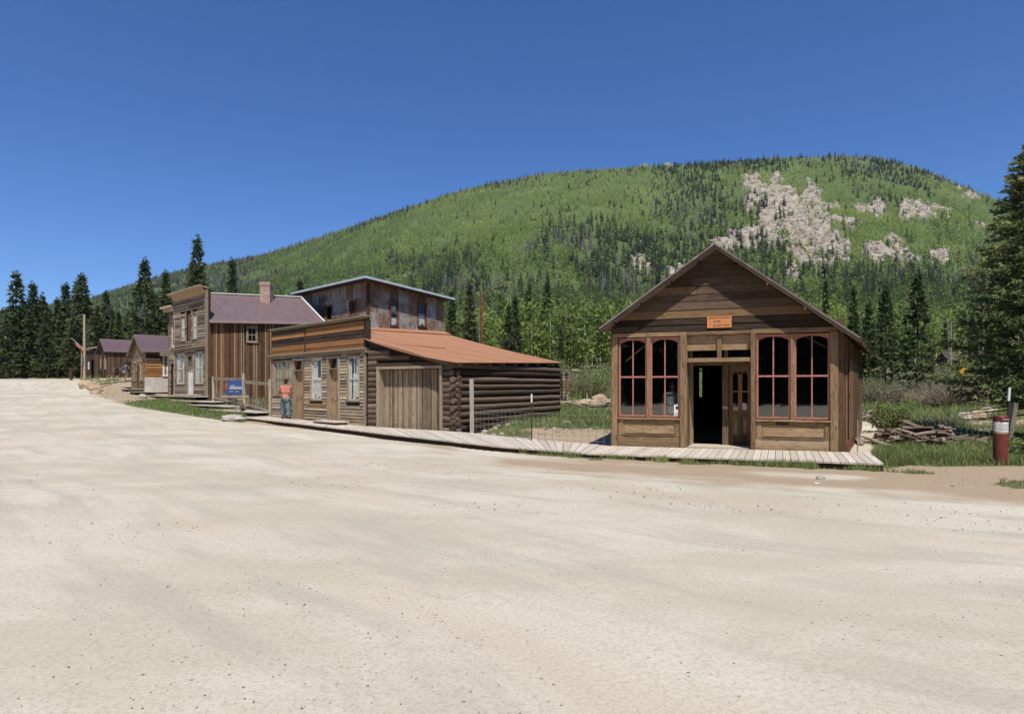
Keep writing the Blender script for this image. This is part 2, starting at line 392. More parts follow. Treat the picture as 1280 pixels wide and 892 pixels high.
def clap(mb,fr,s0,s1,z0,z1,pitch,ops=(),n0=0,prou=.028,joint=3.2,lim=None,gap=0,tr=(0,1)):
    z=z0
    while z<z1-.01:
        p=pitch*random.uniform(.94,1.06);zt=min(z+p,z1)
        a,b=(s0,s1) if lim is None else lim(z,zt)
        for x,y in cut(a,b,z,zt,ops):
            q=x
            while q<y-.01:
                e=min(y,q+joint*random.uniform(.6,1.3))
                if y-e<.5:e=y
                j=random.uniform(-.004,.004)
                fr.tilt(mb,q+.002,e-.002,z-gap+j,zt-.004+j+random.uniform(-.003,.003),n0,n0+prou*random.uniform(.8,1.3),n0+.008,random.uniform(*tr));q=e
        z=zt
def vboards(mb,fr,s0,s1,zb,zt,wid,ops=(),n0=0,th=.022,jit=.03,tr=(0,1),bat=0):
    s=s0
    while s<s1-.01:
        w=wid*random.uniform(.8,1.2);e=min(s+w,s1)
        m=(s+e)/2
        segs=[(zb(m)+random.uniform(-jit,jit)*.5,zt(m)+random.uniform(-jit,jit)*.5)]
        for o in ops:
            if o[1]>s+.01 and o[0]<e-.01:
                ns=[]
                for x,y in segs:
                    if o[2]>x: ns.append((x,min(y,o[2])))
                    if o[3]<y: ns.append((max(x,o[3]),y))
                segs=[q for q in ns if q[1]-q[0]>.02]
        for x,y in segs:
            fr.box(mb,s+.003,e-.003,x,y,n0,n0+th*random.uniform(.8,1.25),'z',random.uniform(*tr))
            if bat: fr.box(mb,e-bat/2,e+bat/2,x,y,n0+th*1.3,n0+th*1.3+.018,'z',random.choice((.2,.5,.97)))
        s=e
def window(fr,parent,s0,s1,z0,z1,n,fmat='white_paint',fw=.05,cols=2,rail=.5,glassm='window_glass',casing=None,cw=.09,back=None,backn=-.09,sill=True,arch=False,sash=.045,name='window',cur=None,label=None,prj=.045):
    """window > frame(casing) + sash bars + pane + curtain. Returns the casing mesh"""
    root=MB()
    c=casing or fmat
    for a,b,zl,zh in ((s0-cw,s0,z0-.0,z1),(s1,s1+cw,z0,z1)): fr.box(root,a,b,zl,zh,n-.05,n+prj,'z')
    fr.box(root,s0-cw-.01,s1+cw+.01,z1,z1+cw,n-.05,n+prj+.008)
    if sill: fr.box(root,s0-cw-.03,s1+cw+.03,z0-.06,z0,n-.05,n+prj+.05)
    w=root.obj(name,c,parent,label)
    b=MB();q=n-.02;d=.03
    fr.box(b,s0,s0+fw,z0,z1,q-d,q,'z',.5);fr.box(b,s1-fw,s1,z0,z1,q-d,q,'z',.5)
    fr.box(b,s0+fw,s1-fw,z0,z0+fw*1.3,q-d,q-.002,'s',.5);fr.box(b,s0+fw,s1-fw,z1-fw,z1,q-d,q-.002,'s',.5)
    zr=z0+(z1-z0)*rail
    if rail: fr.box(b,s0+fw,s1-fw,zr-sash/2,zr+sash/2,q-d,q+.004,'s',.5)
    for k in range(1,cols):
        x=s0+(s1-s0)*k/cols;fr.box(b,x-sash*.35,x+sash*.35,z0+fw,z1-fw,q-d,q-.006,'z',.5)
    if arch:
        m=12;a0,a1=s0+fw,s1-fw;zt=z1-fw
        for k in range(m):
            x0=a0+(a1-a0)*k/m;x1=a0+(a1-a0)*(k+1)/m;f=lambda x:.09*(abs(2*(x-a0)/(a1-a0)-1)**2.4)
            fr.poly(b,[(x0,zt-f(x0)),(x1,zt-f(x1)),(x1,zt+.003),(x0,zt+.003)],q-d,q-.003,'s',.5)
    b.obj('sash',fmat,w)
    g=MB();fr.box(g,s0+fw*.5,s1-fw*.5,z0+fw*.5,z1-fw*.5,q-d+.010,q-d+.016);g.obj('pane',glassm,w)
    if back:
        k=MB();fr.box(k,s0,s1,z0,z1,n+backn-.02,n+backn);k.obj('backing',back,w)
    if cur:
        for (a,b_,zl,zh,mt) in cur:
            k=MB();m=14;x0=s0+(s1-s0)*a;x1=s0+(s1-s0)*b_;Z0=z0+(z1-z0)*zl;Z1=z0+(z1-z0)*zh
            ph=random.random()*6;vs=[];uv=[]
            for i in range(m+1):
                x=x0+(x1-x0)*i/m;o=n-.062+.006*math.sin(i*1.9+ph)
                dz=(Z1-Z0)*.12*math.sin(i*.5+ph)
                vs+=[fr.p(x,Z0+(dz if zl>0 else 0),o),fr.p(x,Z1,o)];uv+=[(x,Z0),(x,Z1)]
            k.add(vs,[(2*i,2*i+2,2*i+3,2*i+1) for i in range(m)],uv,.5,True);k.obj('curtain',mt,w)
    return w
def sheet(mb,c00,c10,c01,c11,nu,nv,th=.03,amp=0,per=.09,sag=0,tint=.5):
    """roof sheet; u runs c00->c10, v runs c00->c01"""
    c00,c10,c01,c11=[Vector(c) for c in(c00,c10,c01,c11)]
    nr=(c10-c00).cross(c01-c00).normalized()
    if nr.z<0:nr=-nr
    lu=((c10-c00).length+(c11-c01).length)/2;lv=(c01-c00).length;vs=[];uv=[];n=(nu+1)*(nv+1)
    for lay in(0,1):
        for j in range(nv+1):
            for i in range(nu+1):
                u=i/nu;v=j/nv;p=(c00*(1-u)+c10*u)*(1-v)+(c01*(1-u)+c11*u)*v
                o=amp*math.sin(u*lu/per*6.2832) - sag*math.sin(math.pi*v)
                p=p+nr*(o-(th if lay else 0));vs.append(p);uv.append((u*lu,v*lv))
    fs=[]
    for j in range(nv):
        for i in range(nu):
            a=j*(nu+1)+i;fs.append((a,a+1,a+nu+2,a+nu+1));fs.append((n+a,n+a+nu+1,n+a+nu+2,n+a+1))
    for i in range(nu):
        for j0 in(0,nv):
            a=j0*(nu+1)+i;fs.append((a,a+n,a+n+1,a+1))
    for j in range(nv):
        for i0 in(0,nu):
            a=j*(nu+1)+i0;fs.append((a,a+nu+1,a+nu+1+n,a+n))
    mb.add(vs,fs,uv,tint,amp>0)
def text_mesh(name,txt,size,mat,fr,s,z,n,parent,extr=.002,sx=1,al='CENTER'):
    cu=bpy.data.curves.new(name,'FONT');cu.body=txt;cu.size=size;cu.extrude=extr;cu.align_x=al;cu.align_y='CENTER'
    o=bpy.data.objects.new('tmp',cu);COL.objects.link(o);dg=bpy.context.evaluated_depsgraph_get()
    me=bpy.data.meshes.new_from_object(o.evaluated_get(dg));bpy.data.objects.remove(o);me.name=name
    mtx=Matrix(((fr.d.x,0,fr.n.x,0),(fr.d.y,0,fr.n.y,0),(0,1,0,0),(0,0,0,1)))
    me.transform(Matrix.Translation(fr.p(s,z,n))@mtx@Matrix.Diagonal((sx,1,1,1)));me.materials.clear();me.materials.append(MAT[mat])
    q=bpy.data.objects.new(name,me);COL.objects.link(q);q.parent=parent;q.matrix_parent_inverse=worldof(parent).inverted();return q
# ================================================================== GROUND, ROAD, HILL, SKY
def ground_material():
    m,nt,b=newmat('ground_mix');o=objc(nt);cx=nt.nodes.new('ShaderNodeCombineXYZ');so_=nt.nodes.new('ShaderNodeSeparateXYZ');L(nt,o,so_.inputs[0]);L(nt,so_.outputs[0],cx.inputs[0]);L(nt,attr(nt,'sd').outputs['Fac'],cx.inputs[1]);TV=cx.outputs[0];g=attr(nt,'gm').outputs['Fac'];d=attr(nt,'dm').outputs['Fac']
    big=noise_(nt,mapping(nt,o,(.22,.4,.3)),1.0,5,.6);med=noise_(nt,mapping(nt,TV,(.25,1.0,1)),1.5,6,.62);fine=noise_(nt,o,36,6,.8)
    c=ramp(nt,big,[(.3,(.52,.465,.355)),(.46,(.60,.54,.415)),(.52,(.65,.595,.475)),(.7,(.71,.65,.53))])
    c=mix(nt,ramp(nt,med,[(.48,(0,0,0)),(.62,(.8,.8,.8))]),c,(.50,.46,.365))
    c=mix(nt,ramp(nt,noise_(nt,mapping(nt,TV,(.16,.9,1),(31,7,0)),1.0,5),[(.52,(0,0,0)),(.72,(.65,.65,.65))]),c,(.59,.485,.35))
    c=mix(nt,ramp(nt,fine,[(.38,(.55,.55,.55)),(.54,(0,0,0))]),c,(.37,.325,.255))
    v=nt.nodes.new('ShaderNodeTexVoronoi');v.inputs['Scale'].default_value=17;L(nt,o,v.inputs['Vector'])
    sp=mathn(nt,'MULTIPLY',mathn(nt,'LESS_THAN',v.outputs['Distance'],.17),mathn(nt,'GREATER_THAN',noise_(nt,o,1.1,3),.50))
    sepc=nt.nodes.new('ShaderNodeSeparateColor');L(nt,v.outputs['Color'],sepc.inputs[0])
    c=mix(nt,mathn(nt,'MULTIPLY',sp,mathn(nt,'GREATER_THAN',sepc.outputs[0],.62)),c,ramp(nt,sepc.outputs[1],[(.2,(.22,.19,.16)),(.8,(.48,.45,.4))]))
    dirt=mix(nt,med,(.41,.315,.215),(.50,.39,.265));dirt=mix(nt,ramp(nt,fine,[(.4,(.5,.5,.5)),(.6,(0,0,0))]),dirt,(.27,.20,.14))
    soil=mix(nt,fine,(.10,.11,.045),(.17,.17,.07))
    e1=mathn(nt,'ADD',d,mathn(nt,'MULTIPLY',mathn(nt,'SUBTRACT',med,.5),1.2))
    c=mix(nt,ramp(nt,e1,[(.32,(0,0,0)),(.75,(1,1,1))]),c,dirt)
    e2=mathn(nt,'ADD',g,mathn(nt,'MULTIPLY',mathn(nt,'SUBTRACT',noise_(nt,o,5,5,.7),.5),1.3))
    c=mix(nt,ramp(nt,e2,[(.45,(0,0,0)),(.65,(1,1,1))]),c,soil)
    L(nt,c,b.inputs['Base Color']);b.inputs['Roughness'].default_value=.95;b.inputs['Specular IOR Level'].default_value=.1
    bump(nt,b,mathn(nt,'ADD',mathn(nt,'ADD',fine,mathn(nt,'MULTIPLY',noise_(nt,o,90,3),.7)),mathn(nt,'MULTIPLY',med,1.5)),.4,.016)
ground_material()
def make_ground():
    xs=np.concatenate([np.linspace(-3000,-85,20,endpoint=False),np.arange(-85,-27,.9),np.arange(-27,19,.2),np.arange(19,60,.8),np.linspace(60,3000,24)])
    ys=np.concatenate([np.linspace(-3000,-12,16,endpoint=False),np.arange(-12,2,.6),np.arange(2,34,.2),np.arange(34,125,.8),np.linspace(125,3000,20)])
    X,Y=np.meshgrid(xs,ys);Z=hgt(X,Y)
    near=sstep(np.hypot(X,Y),60,20)
    Z=Z+near*((fbm(X*.35,Y*.8,3,2)-.5)*.05+(fbm(X*3,Y*3,3,3)-.5)*.012)
    G,D=masks(X,Y);SD=roadsd(X,Y);SD=np.clip(SD,-60,60)+(fbm(X*.12,Y*.12,3,99)-.5)*2.5
    Z=Z+near*sstep(roadsd(X,Y),-.2,-1.5)*(fbm(X*.06,SD*.9,3,17)-.5)*.05
    nx=len(xs);ny=len(ys);idx=np.arange(nx*ny).reshape(ny,nx)
    q=np.stack([idx[:-1,:-1],idx[:-1,1:],idx[1:,1:],idx[1:,:-1]],-1).reshape(-1,4)
    V=np.stack([X,Y,Z],-1).reshape(-1,3)
    cx=V[q].mean(1);isr=(roadsd(cx[:,0],cx[:,1])<.1)&(np.abs(cx[:,0])<400)&(cx[:,1]>-300)
    for nm,sel in(('road',isr),('ground',~isr)):
        qq=q[sel];u,inv=np.unique(qq,return_inverse=True)
        o=npmesh(nm,V[u],inv.reshape(-1,4),'ground_mix',vattr={'gm':G.ravel()[u],'dm':D.ravel()[u],'sd':SD.ravel()[u]},smooth=True)
        tag(o,kind='structure',label='pale rutted gravel road sweeping away to the left' if nm=='road' else 'grass and bare dirt ground beside the road')
make_ground()
# ---- the mountain
RX=[-900,-300,0,60,110,165,210,260,300,330,400,480,560,600,680,760,850,950,1050,1100,1150,1200,1250,1300,1400,1700,2200]
RY=[400,395,390,382,374,356,342,331,324,318,297,270,243,233,217,211,206,199,195,198,210,232,252,266,300,360,400]
def hill(px,u):
    px=np.asarray(px,float);u=np.asarray(u,float)
    rid=np.interp(px,RX,RY)
    yr=np.interp(px,[0,200,500,900,1300],[1500,1350,1050,950,900])
    k=np.interp(px,[0,200,450],[1.5,1.3,1])
    Y=np.interp(u,[-.1,0,.1,.25,.45,.65,.82,1,1.25],[100,120,175,270,410,580,760,1000,1300])
    Y=Y*np.interp(u,[0,1],[1,1])*(1+(k-1)*np.clip(u*3,0,1))*(1+(yr/1000/k-1)*np.clip(u,0,1))
    y=470+(rid-470)*np.minimum(u,1)
    z=CH+(HY-y)*Y/F
    z=np.where(u>1,z-(u-1)*900,z);z=np.where(u<0,z+u*60,z)
    X=(px-640)*Y/F
    amp=np.clip(Y/1000,0,1)*sstep(u,0,.2)*sstep(u,1.02,.8)
    r=fbm(X/140,Y/260,4,41)-.5
    z=z+r*46*amp+(fbm(X/30,Y/45,3,45)-.5)*9*amp
    rk=rockmask(px,y)
    rg=1-np.abs(2*fbm(X/22,z/16,4,51)-1);z=z+rk*(rg-.6)*17;X=X+rk*(fbm(X/15,z/9,3,57)-.5)*10
    return X,Y,z,y,rk
ROCK=[(990,268,66,38,.42),(958,250,26,13,.1),(1035,303,34,17,.45),(1012,325,30,14,.4),(1110,322,36,12,.2),(1152,268,32,13,.1),(1090,262,22,7,.1),(1207,240,22,7,.4),(905,312,20,8,-.2),(985,345,12,12,0),(800,338,14,6,0),(848,347,14,6,0),(1120,300,14,5,.2),(950,300,40,14,-.1),(1175,325,14,5,0),(1010,285,46,30,.4),(1135,275,14,6,0),(815,205,30,4,0),(1230,290,12,4,.2)]
def rockmask(px,y):
    m=np.zeros(np.broadcast(px,y).shape)
    w=(fbm(px/11,y/8,4,61)-.5)*3.2
    for cx,cy,a,b,t in ROCK:
        dx=px-cx;dy=y-cy;u=(dx*math.cos(t)+dy*math.sin(t))/a;v=(-dx*math.sin(t)+dy*math.cos(t))/b
        m=np.maximum(m,sstep(u*u+v*v+w,1.1,.6))
    return m*sstep(fbm(px/5,y/4,3,63),.26,.38)
def hill_material():
    m,nt,b=newmat('hillside');o=objc(nt);rk=attr(nt,'rock').outputs['Fac']
    n=noise_(nt,o,.03,6,.7);c=ramp(nt,n,[(.3,(.075,.11,.038)),(.6,(.12,.165,.055)),(.75,(.20,.21,.10))])
    r=noise_(nt,mapping(nt,o,(1,1,1.6)),.16,8,.75)
    rc=ramp(nt,r,[(.34,(.09,.08,.065)),(.46,(.30,.25,.19)),(.6,(.50,.44,.34)),(.75,(.62,.56,.46))])
    L(nt,mix(nt,rk,c,rc),b.inputs['Base Color']);b.inputs['Roughness'].default_value=.95;b.inputs['Specular IOR Level'].default_value=.1
    bump(nt,b,r,1,1.5)
hill_material()
def make_hill():
    pxs=np.concatenate([np.arange(-900,0,18),np.arange(0,780,5),np.arange(780,1260,2),np.arange(1260,2200,18)])
    us=np.concatenate([[-.1,-.05],np.linspace(0,1,230),[1.03,1.1,1.25]])
    P,U=np.meshgrid(pxs,us);X,Y,Z,_,rk=hill(P,U)
    nx=len(pxs);ny=len(us);idx=np.arange(nx*ny).reshape(ny,nx);q=np.stack([idx[:-1,:-1],idx[:-1,1:],idx[1:,1:],idx[1:,:-1]],-1).reshape(-1,4)
    o=npmesh('mountain',np.stack([X,Y,Z],-1).reshape(-1,3),q,'hillside',vattr={'rock':rk.ravel()},smooth=True);tag(o,kind='structure',label='forested mountain with pale rock outcrops')
make_hill()
# ---- trees as numpy templates
def fins(Ht,Rd,lay,per,rg,top=1.0,base=.1):
    """small conifer: pointed drooping fins round a stem -> (V,F tris)"""
    V=[];Fc=[]
    for i in range(lay):
        t=i/(lay-1);z=Ht*(base+(1-base)*t*.97);r=Rd*(1-t)**.8*rg.uniform(.75,1.15)+.04*Rd
        a0=rg.uniform(0,6.28)
        for j in range(per):
            a=a0+6.283*j/per+rg.uniform(-.3,.3);rr=r*rg.uniform(.7,1.15);w=6.283/per*.62*r*.75
            c,s=math.cos(a),math.sin(a);k=len(V)
            V+=[(0,0,z+rr*.35+.02*Ht),(c*rr*.85-s*w,s*rr*.85+c*w,z-rr*.12),(c*rr*1.05,s*rr*1.05,z-rr*.3),(c*rr*.85+s*w,s*rr*.85-c*w,z-rr*.1)]
            Fc+=[(k,k+1,k+2),(k,k+2,k+3)]
    return np.array(V),np.array(Fc)
def leafball(Ht,Rd,n,size,rg,low=.28):
    """round-crowned tree: leaf faces through an uneven crown volume -> quads"""
    V=[];Fc=[]
    cl=[(rg.uniform(-.45,.45)*Rd,rg.uniform(-.45,.45)*Rd,Ht*rg.uniform(low+.12,.86),Rd*rg.uniform(.35,.7)) for _ in range(max(4,n//9))]
    for i in range(n):
        c=cl[rg.integers(len(cl))];v=rg.normal(size=3);v/=np.linalg.norm(v);p=np.array(c[:3])+v*c[3]*rg.uniform(.6,1)*np.array([1,1,1.25])
        nn=v+rg.normal(size=3)*.6+np.array([0,0,.3]);nn/=np.linalg.norm(nn);a=np.cross(nn,[0,0,1.01]);a/=np.linalg.norm(a)+1e-6;b=np.cross(nn,a);s=size*rg.uniform(.6,1.3);k=len(V)
        th=rg.uniform(0,3.14);a,b=a*math.cos(th)+b*math.sin(th),-a*math.sin(th)+b*math.cos(th)
        V+=[p-a*s,p-b*s*.7,p+a*s,p+b*s*.7];Fc.append((k,k+1,k+2,k+3))
    return np.array(V),np.array(Fc)
def scatter(name,tmpl,pos,scl,rot,tint,which,mat,jit=.1,hs=None):
    Vs=[];Fs=[];Ts=[];off=0
    for k,(V,Fc) in enumerate(tmpl):
        sel=np.where(which==k)[0]
        if not len(sel): continue
        c=np.cos(rot[sel])[:,None];s=np.sin(rot[sel])[:,None];S=scl[sel][:,None];Hs=S if hs is None else hs[sel][:,None]
        x=V[None,:,0];y=V[None,:,1];z=V[None,:,2]
        W=np.stack([(x*c-y*s)*S+pos[sel,0:1],(x*s+y*c)*S+pos[sel,1:2],z*Hs+pos[sel,2:3]],-1).reshape(-1,3)
        f=(Fc[None]+ (np.arange(len(sel))*len(V))[:,None,None]).reshape(-1,Fc.shape[1])+off
        off+=len(W);Vs.append(W);Fs.append(f)
        Ts.append((tint[sel][:,None]+RNG.uniform(-jit,jit,(len(sel),len(Fc)))).ravel())
    return npmesh(name,np.concatenate(Vs),np.concatenate(Fs),mat,tint=np.clip(np.concatenate(Ts),0,1))
def forest():
    rg=np.random.default_rng(5)
    N0=330000
    px=rg.uniform(-420,1750,N0);uu=rg.uniform(0,1,N0)
    # area weighting
    X,Y,Z,y,rk=hill(px,uu);Y2=hill(px,np.minimum(uu+.01,1.001))[1]
    w=Y*np.maximum(Y2-Y,0);w=w/np.percentile(w,96);fr_=np.where((px>-40)&(px<1310),1,.35)
    keep=rg.uniform(0,1,N0)<np.clip(w,.12,1)*fr_*.95
    px,X,Y,Z,y,rk,uu=[a[keep] for a in(px,X,Y,Z,y,rk,uu)]
    n1=fbm(X/85,Y/170,4,71);n2=fbm(X/33,Y/70,3,75)
    pc=.05+sstep(n1,.51,.61)*.45+(n2-.5)*.75
    for bx,by,ax,ay,v in ((865,255,55,45,.5),(930,208,80,12,.5),(1105,225,60,28,.40),(700,345,120,50,.18),(1160,370,90,32,.55),(540,350,60,40,.25),(940,345,80,25,.25),(780,232,50,10,.3),(540,285,110,38,-.6),(760,235,90,28,-.45),(1150,285,90,30,-.5),(1190,245,50,20,-.3),(850,400,200,30,-.3),(980,225,50,10,-.5),(640,250,70,25,-.3)):
        pc=pc+v*np.exp(-((px-bx)/ax)**2-((y-by)/ay)**2)*(.45+1.1*n2)
    pc+=.30*sstep(px,380,250)+.5*sstep(uu,.93,.99)
    pc-=.45*sstep(y,400,430)+.4*sstep(px,700,640)*sstep(px,380,460)*sstep(y,350,300)*(1-sstep(uu,.9,.97))
    iscon=rg.uniform(0,1,len(px))<np.clip(pc,.03,.93)
    drop=(rg.uniform(0,1,len(px))<rk*.78)|((~iscon)&(rk>.35))
    gapm=fbm(X/18,Y/30,3,81)>.72
    ok=~drop&~gapm
    px,X,Y,Z,y,uu,iscon,n1,n2,rk=[a[ok] for a in(px,X,Y,Z,y,uu,iscon,n1,n2,rk)]
    print('FOREST',iscon.sum(),(~iscon).sum());pos=np.stack([X,Y,Z-.5],-1);rot=rg.uniform(0,6.28,len(X))
    # conifers
    tm=[fins(12,2.1*rg.uniform(.8,1.2),9,6,rg) for _ in range(5)]+[fins(13,1.9,14,8,rg) for _ in range(4)]
    c=iscon;dead=fbm(X/60,Y/120,3,91)
    dd=rg.uniform(0,1,c.sum())<(sstep(dead[c],.52,.66)*.42+.03+.10*sstep(px[c],600,300))
    tint=np.where(dd,rg.uniform(.85,.98,c.sum()),rg.uniform(.05,.6,c.sum()))
    wh=np.where(Y[c]<420,5+rg.integers(0,4,c.sum()),rg.integers(0,5,c.sum()))
    sc_=rg.uniform(.5,1.15,c.sum())*np.interp(uu[c],[.6,1],[1,.78]);o=scatter('conifer_forest',tm,pos[c],sc_*np.where(dd,.75,1),rot[c],tint,wh,'hill_conifer_leaf',.06,hs=sc_)
    tag(o,'dark conifers scattered over the mountain side','forest',kind='stuff')
    a=~c
    tm=[leafball(9,2.3,20,.70,rg) for _ in range(6)]+[leafball(11,2.2,70,.46,rg) for _ in range(5)]
    wh=np.where(Y[a]<360,6+rg.integers(0,5,a.sum()),rg.integers(0,6,a.sum()))
    hi=sstep(y[a],420,215);tint=.12+.55*hi+(n2[a]-.5)*.8+rg.uniform(-.1,.1,a.sum())
    sc_=rg.uniform(.7,1.15,a.sum())*(1-.2*hi);o=scatter('aspen_forest',tm,pos[a],sc_,rot[a],np.clip(tint,0,1),wh,'aspen_leaf',.12)
    tag(o,'bright green aspens covering the mountain side','forest',kind='stuff')
    # aspens at the foot of the mountain, with pale stems
    M=3000;X=rg.uniform(-60,190,M);Y=rg.uniform(66,185,M);px=640+F*X/Y
    ok=(px>330)&(px<1700)&(Y>72+14*vn(X/11,Y/11,3))&~((px>1050)&(px<1240)&(Y<100)&(vn(X/6,Y/6,8)>.35))
    X=X[ok];Y=Y[ok];px=px[ok]
    hx=hill(px,np.interp(Y,[120,175,270],[0,.1,.25]))[2];Z=np.where(Y<122,hgt(X,Y),np.maximum(hx,hgt(X,Y)))
    pos=np.stack([X,Y,Z],-1);wh=rg.integers(0,7,len(X));rot=rg.uniform(0,6.28,len(X));sc_=rg.uniform(.65,1.1,len(X))
    tm=[leafball(11,2.0,330,.27,rg,.02) for _ in range(7)]
    t=.30+(vn(X/9,Y/9,4)-.5)*.6;o=scatter('aspen_grove',tm,pos,sc_,rot,np.clip(t,0,1),wh,'aspen_leaf',.2);tag(o,'dense bright green aspen grove at the foot of the mountain','forest',kind='stuff')
    st=[]
    for k in range(4):
        mb=MB();mb.cyl((0,0,-1),(rg.uniform(-.3,.3),rg.uniform(-.3,.3),9.5),.085,.03,5,1,0,cap=False);st.append((np.array(mb.v),np.array(mb.f)))
    o=scatter('aspen_stems',st,pos,sc_,rot,np.full(len(X),.5),wh%4,'aspen_bark');tag(o,'pale bare aspen trunks among the leaves','forest',kind='stuff')
forest()
def outcrops():
    rg=np.random.default_rng(15);px=rg.uniform(740,1260,9000);u=rg.uniform(.3,1,9000);X,Y,Z,y,rk=hill(px,u)
    ok=(rk>.4)&(rg.uniform(0,1,9000)<.6);X,Y,Z=X[ok],Y[ok],Z[ok];n=len(X);tm=[]
    for k in range(6):
        mb=MB();mb.lump((0,0,0),(1.3,1,.9),k,5,3,.5);tm.append((np.array(mb.v),np.array(mb.f)))
    o=scatter('rock_outcrop',tm,np.stack([X,Y,Z],-1),rg.uniform(.5,1.9,n),rg.uniform(0,6.28,n),rg.uniform(0,1,n),rg.integers(0,6,n),'outcrop_rock',hs=rg.uniform(.5,2.6,n))
    tag(o,'pale broken rock of the mountain outcrops','rock',kind='stuff')
def outcrop_mat():
    m,nt,b=newmat('outcrop_rock');t=attr(nt,'tint').outputs['Fac'];n=noise_(nt,objc(nt),.5,5,.7)
    c=ramp(nt,t,[(0,(.16,.14,.115)),(.45,(.36,.32,.255)),(1,(.56,.51,.42))]);L(nt,mix(nt,ramp(nt,n,[(.4,(.5,.5,.5)),(.6,(0,0,0))]),c,(.28,.24,.2)),b.inputs['Base Color']);b.inputs['Roughness'].default_value=.95
outcrop_mat();outcrops()
# ---- detailed conifers, each tree a thing of its own
def conifer_meshes(Ht,Rd,nb,per,sz,seed,base=.05,prof=.9,tri=3):
    rg=np.random.default_rng(seed);V=[];Fc=[];T=[]
    t=np.sort(rg.uniform(0,1,nb)**.85)
    for k in range(nb):
        a=k*2.39996+rg.uniform(-.4,.4);tt=t[k];z0=Ht*(base+(1-base)*tt)
        Lb=Rd*((1-tt)**prof)*rg.uniform(.68,1.12)+.05*Rd;Lb*=(1-.35*math.exp(-tt*14))
        c,s=math.cos(a),math.sin(a);m=max(3,int(per*(Lb/Rd)**.8));dr=rg.uniform(.22,.42)
        q=rg.uniform(.12,1,m)**.7;side=rg.normal(size=m)*.20*Lb*(1.1-q)
        P=np.stack([c*Lb*q-s*side,s*Lb*q+c*side,z0-dr*Lb*q+.32*Lb*q*q*(1-tt*.3)+rg.normal(size=m)*.02*Lb],-1)
        tb=rg.uniform(0,.55)
        for p,qq in zip(P,q):
            for _ in range(tri):
                d=np.array([c,s,0])*.9+rg.normal(size=3)*.55;d[2]-=.12;d/=np.linalg.norm(d);e=np.cross(d,rg.normal(size=3));e/=np.linalg.norm(e)+1e-6
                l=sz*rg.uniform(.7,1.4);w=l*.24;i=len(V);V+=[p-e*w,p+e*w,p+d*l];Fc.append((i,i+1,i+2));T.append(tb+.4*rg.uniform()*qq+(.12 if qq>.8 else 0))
    for k in range(14):
        z=Ht*(1+.012*(k-10));
        for j in range(3):
            a=rg.uniform(0,6.28);i=len(V);l=sz*(.5+.06*(14-k));V+=[(0,0,z+l*.3),(math.cos(a)*l,math.sin(a)*l,z+l*.25),(math.cos(a+.5)*l*.5,math.sin(a+.5)*l*.5,z-l*.3)];Fc.append((i,i+1,i+2));T.append(rg.uniform(.1,.5))
    return np.array(V),np.array(Fc),np.clip(np.array(T),0,1)
def conifer_proto(Ht,Rd,nb,per,sz,seed,mat='spruce_leaf',base=.05,prof=.9):
    V,Fc,T=conifer_meshes(Ht,Rd,nb,per,sz,seed,base,prof)
    c=npmesh('crown',V,Fc,mat,tint=T)
    mb=MB();mb.cyl((0,0,-.6),(0,0,Ht*.5),Rd*.075,Rd*.045,8,3,.02);mb.cyl((0,0,Ht*.5),(0,0,Ht*.99),Rd*.045,Rd*.008,6,2,.01)
    rg=random.Random(seed)
    for k in range(40):
        t=rg.random()**1.3;a=rg.uniform(0,6.28);z=Ht*(base*.6+(1-base)*t);l=Rd*(1-t)**prof*.8;mb.bar((0,0,z),(math.cos(a)*l,math.sin(a)*l,z-.12*l),Rd*.022,Rd*.022,taper=.3)
    t=mb.obj('trunk','bark')
    return t,c
PROT=[conifer_proto(10,r,110,13,.42,20+i,prof=p) for i,(r,p) in enumerate(((1.7,.9),(2.1,.8),(1.45,1.0),(1.9,.95),(1.6,.75)))]
used=set()
def tree(px,ytop,Y,k,label,group=None,wid=1.0,name='spruce_tree',X=None,rot=None):
    X=ray(px,Y) if X is None else X;z=H(X,Y);ht=zz(ytop,Y)-z
    e=empty(name,(X,Y,z),label,'tree',group,random.uniform(0,6.28))
    s=ht/10;e.scale=(s*wid,s*wid,s)
    for src in PROT[k]:
        o=src
        if k in used: o=src.copy();COL.objects.link(o)
        o.parent=e
    used.add(k)
    return e
GL='dark spruces in the row beyond the road'
L0='dark spruce standing in the dense row beyond the far end of the road'
tree(20,343,98,0,'tall pointed spruce at the far left end of the row beyond the road',GL,1.1)
tree(41,356,100,2,'narrow spruce second from the left end in the tall row',GL)
tree(53,369,104,4,'slim spruce just right of the two tallest at the left end',GL)
tree(82,357,102,2,'narrow pointed spruce midway between the left end and the pale utility pole',GL)
tree(103,346,96,3,'tall broad spruce right behind the pale utility pole',GL,1.05)
tree(97,352,100,0,'spruce half hidden behind the tall broad one at the utility pole',GL)
tree(132,367,100,2,'slim spruce above the dark board cabin',GL)
tree(181,327,84,1,'tall shaggy spruce above the yellow cabin roof','dark spruces behind the cabins',.9)
tree(207,342,86,3,'spruce just left of the two storey store front','dark spruces behind the cabins',.85)
tree(247,300,78,1,'tallest dark spruce directly behind the two storey store','dark spruces behind the cabins',.75)
tree(290,327,92,2,'slim spruce peeking over the purple metal roof','dark spruces behind the cabins',.8)
rr=random.Random(3)
for i in range(46):
    px=-34+i*5.2+rr.uniform(-4,4)
    if 60>px or px>60: pass
    top=rr.uniform(378,425) if px<140 else rr.uniform(388,432)
    tree(px,top,rr.uniform(94,122),rr.randrange(5),L0,GL,rr.uniform(.95,1.25))
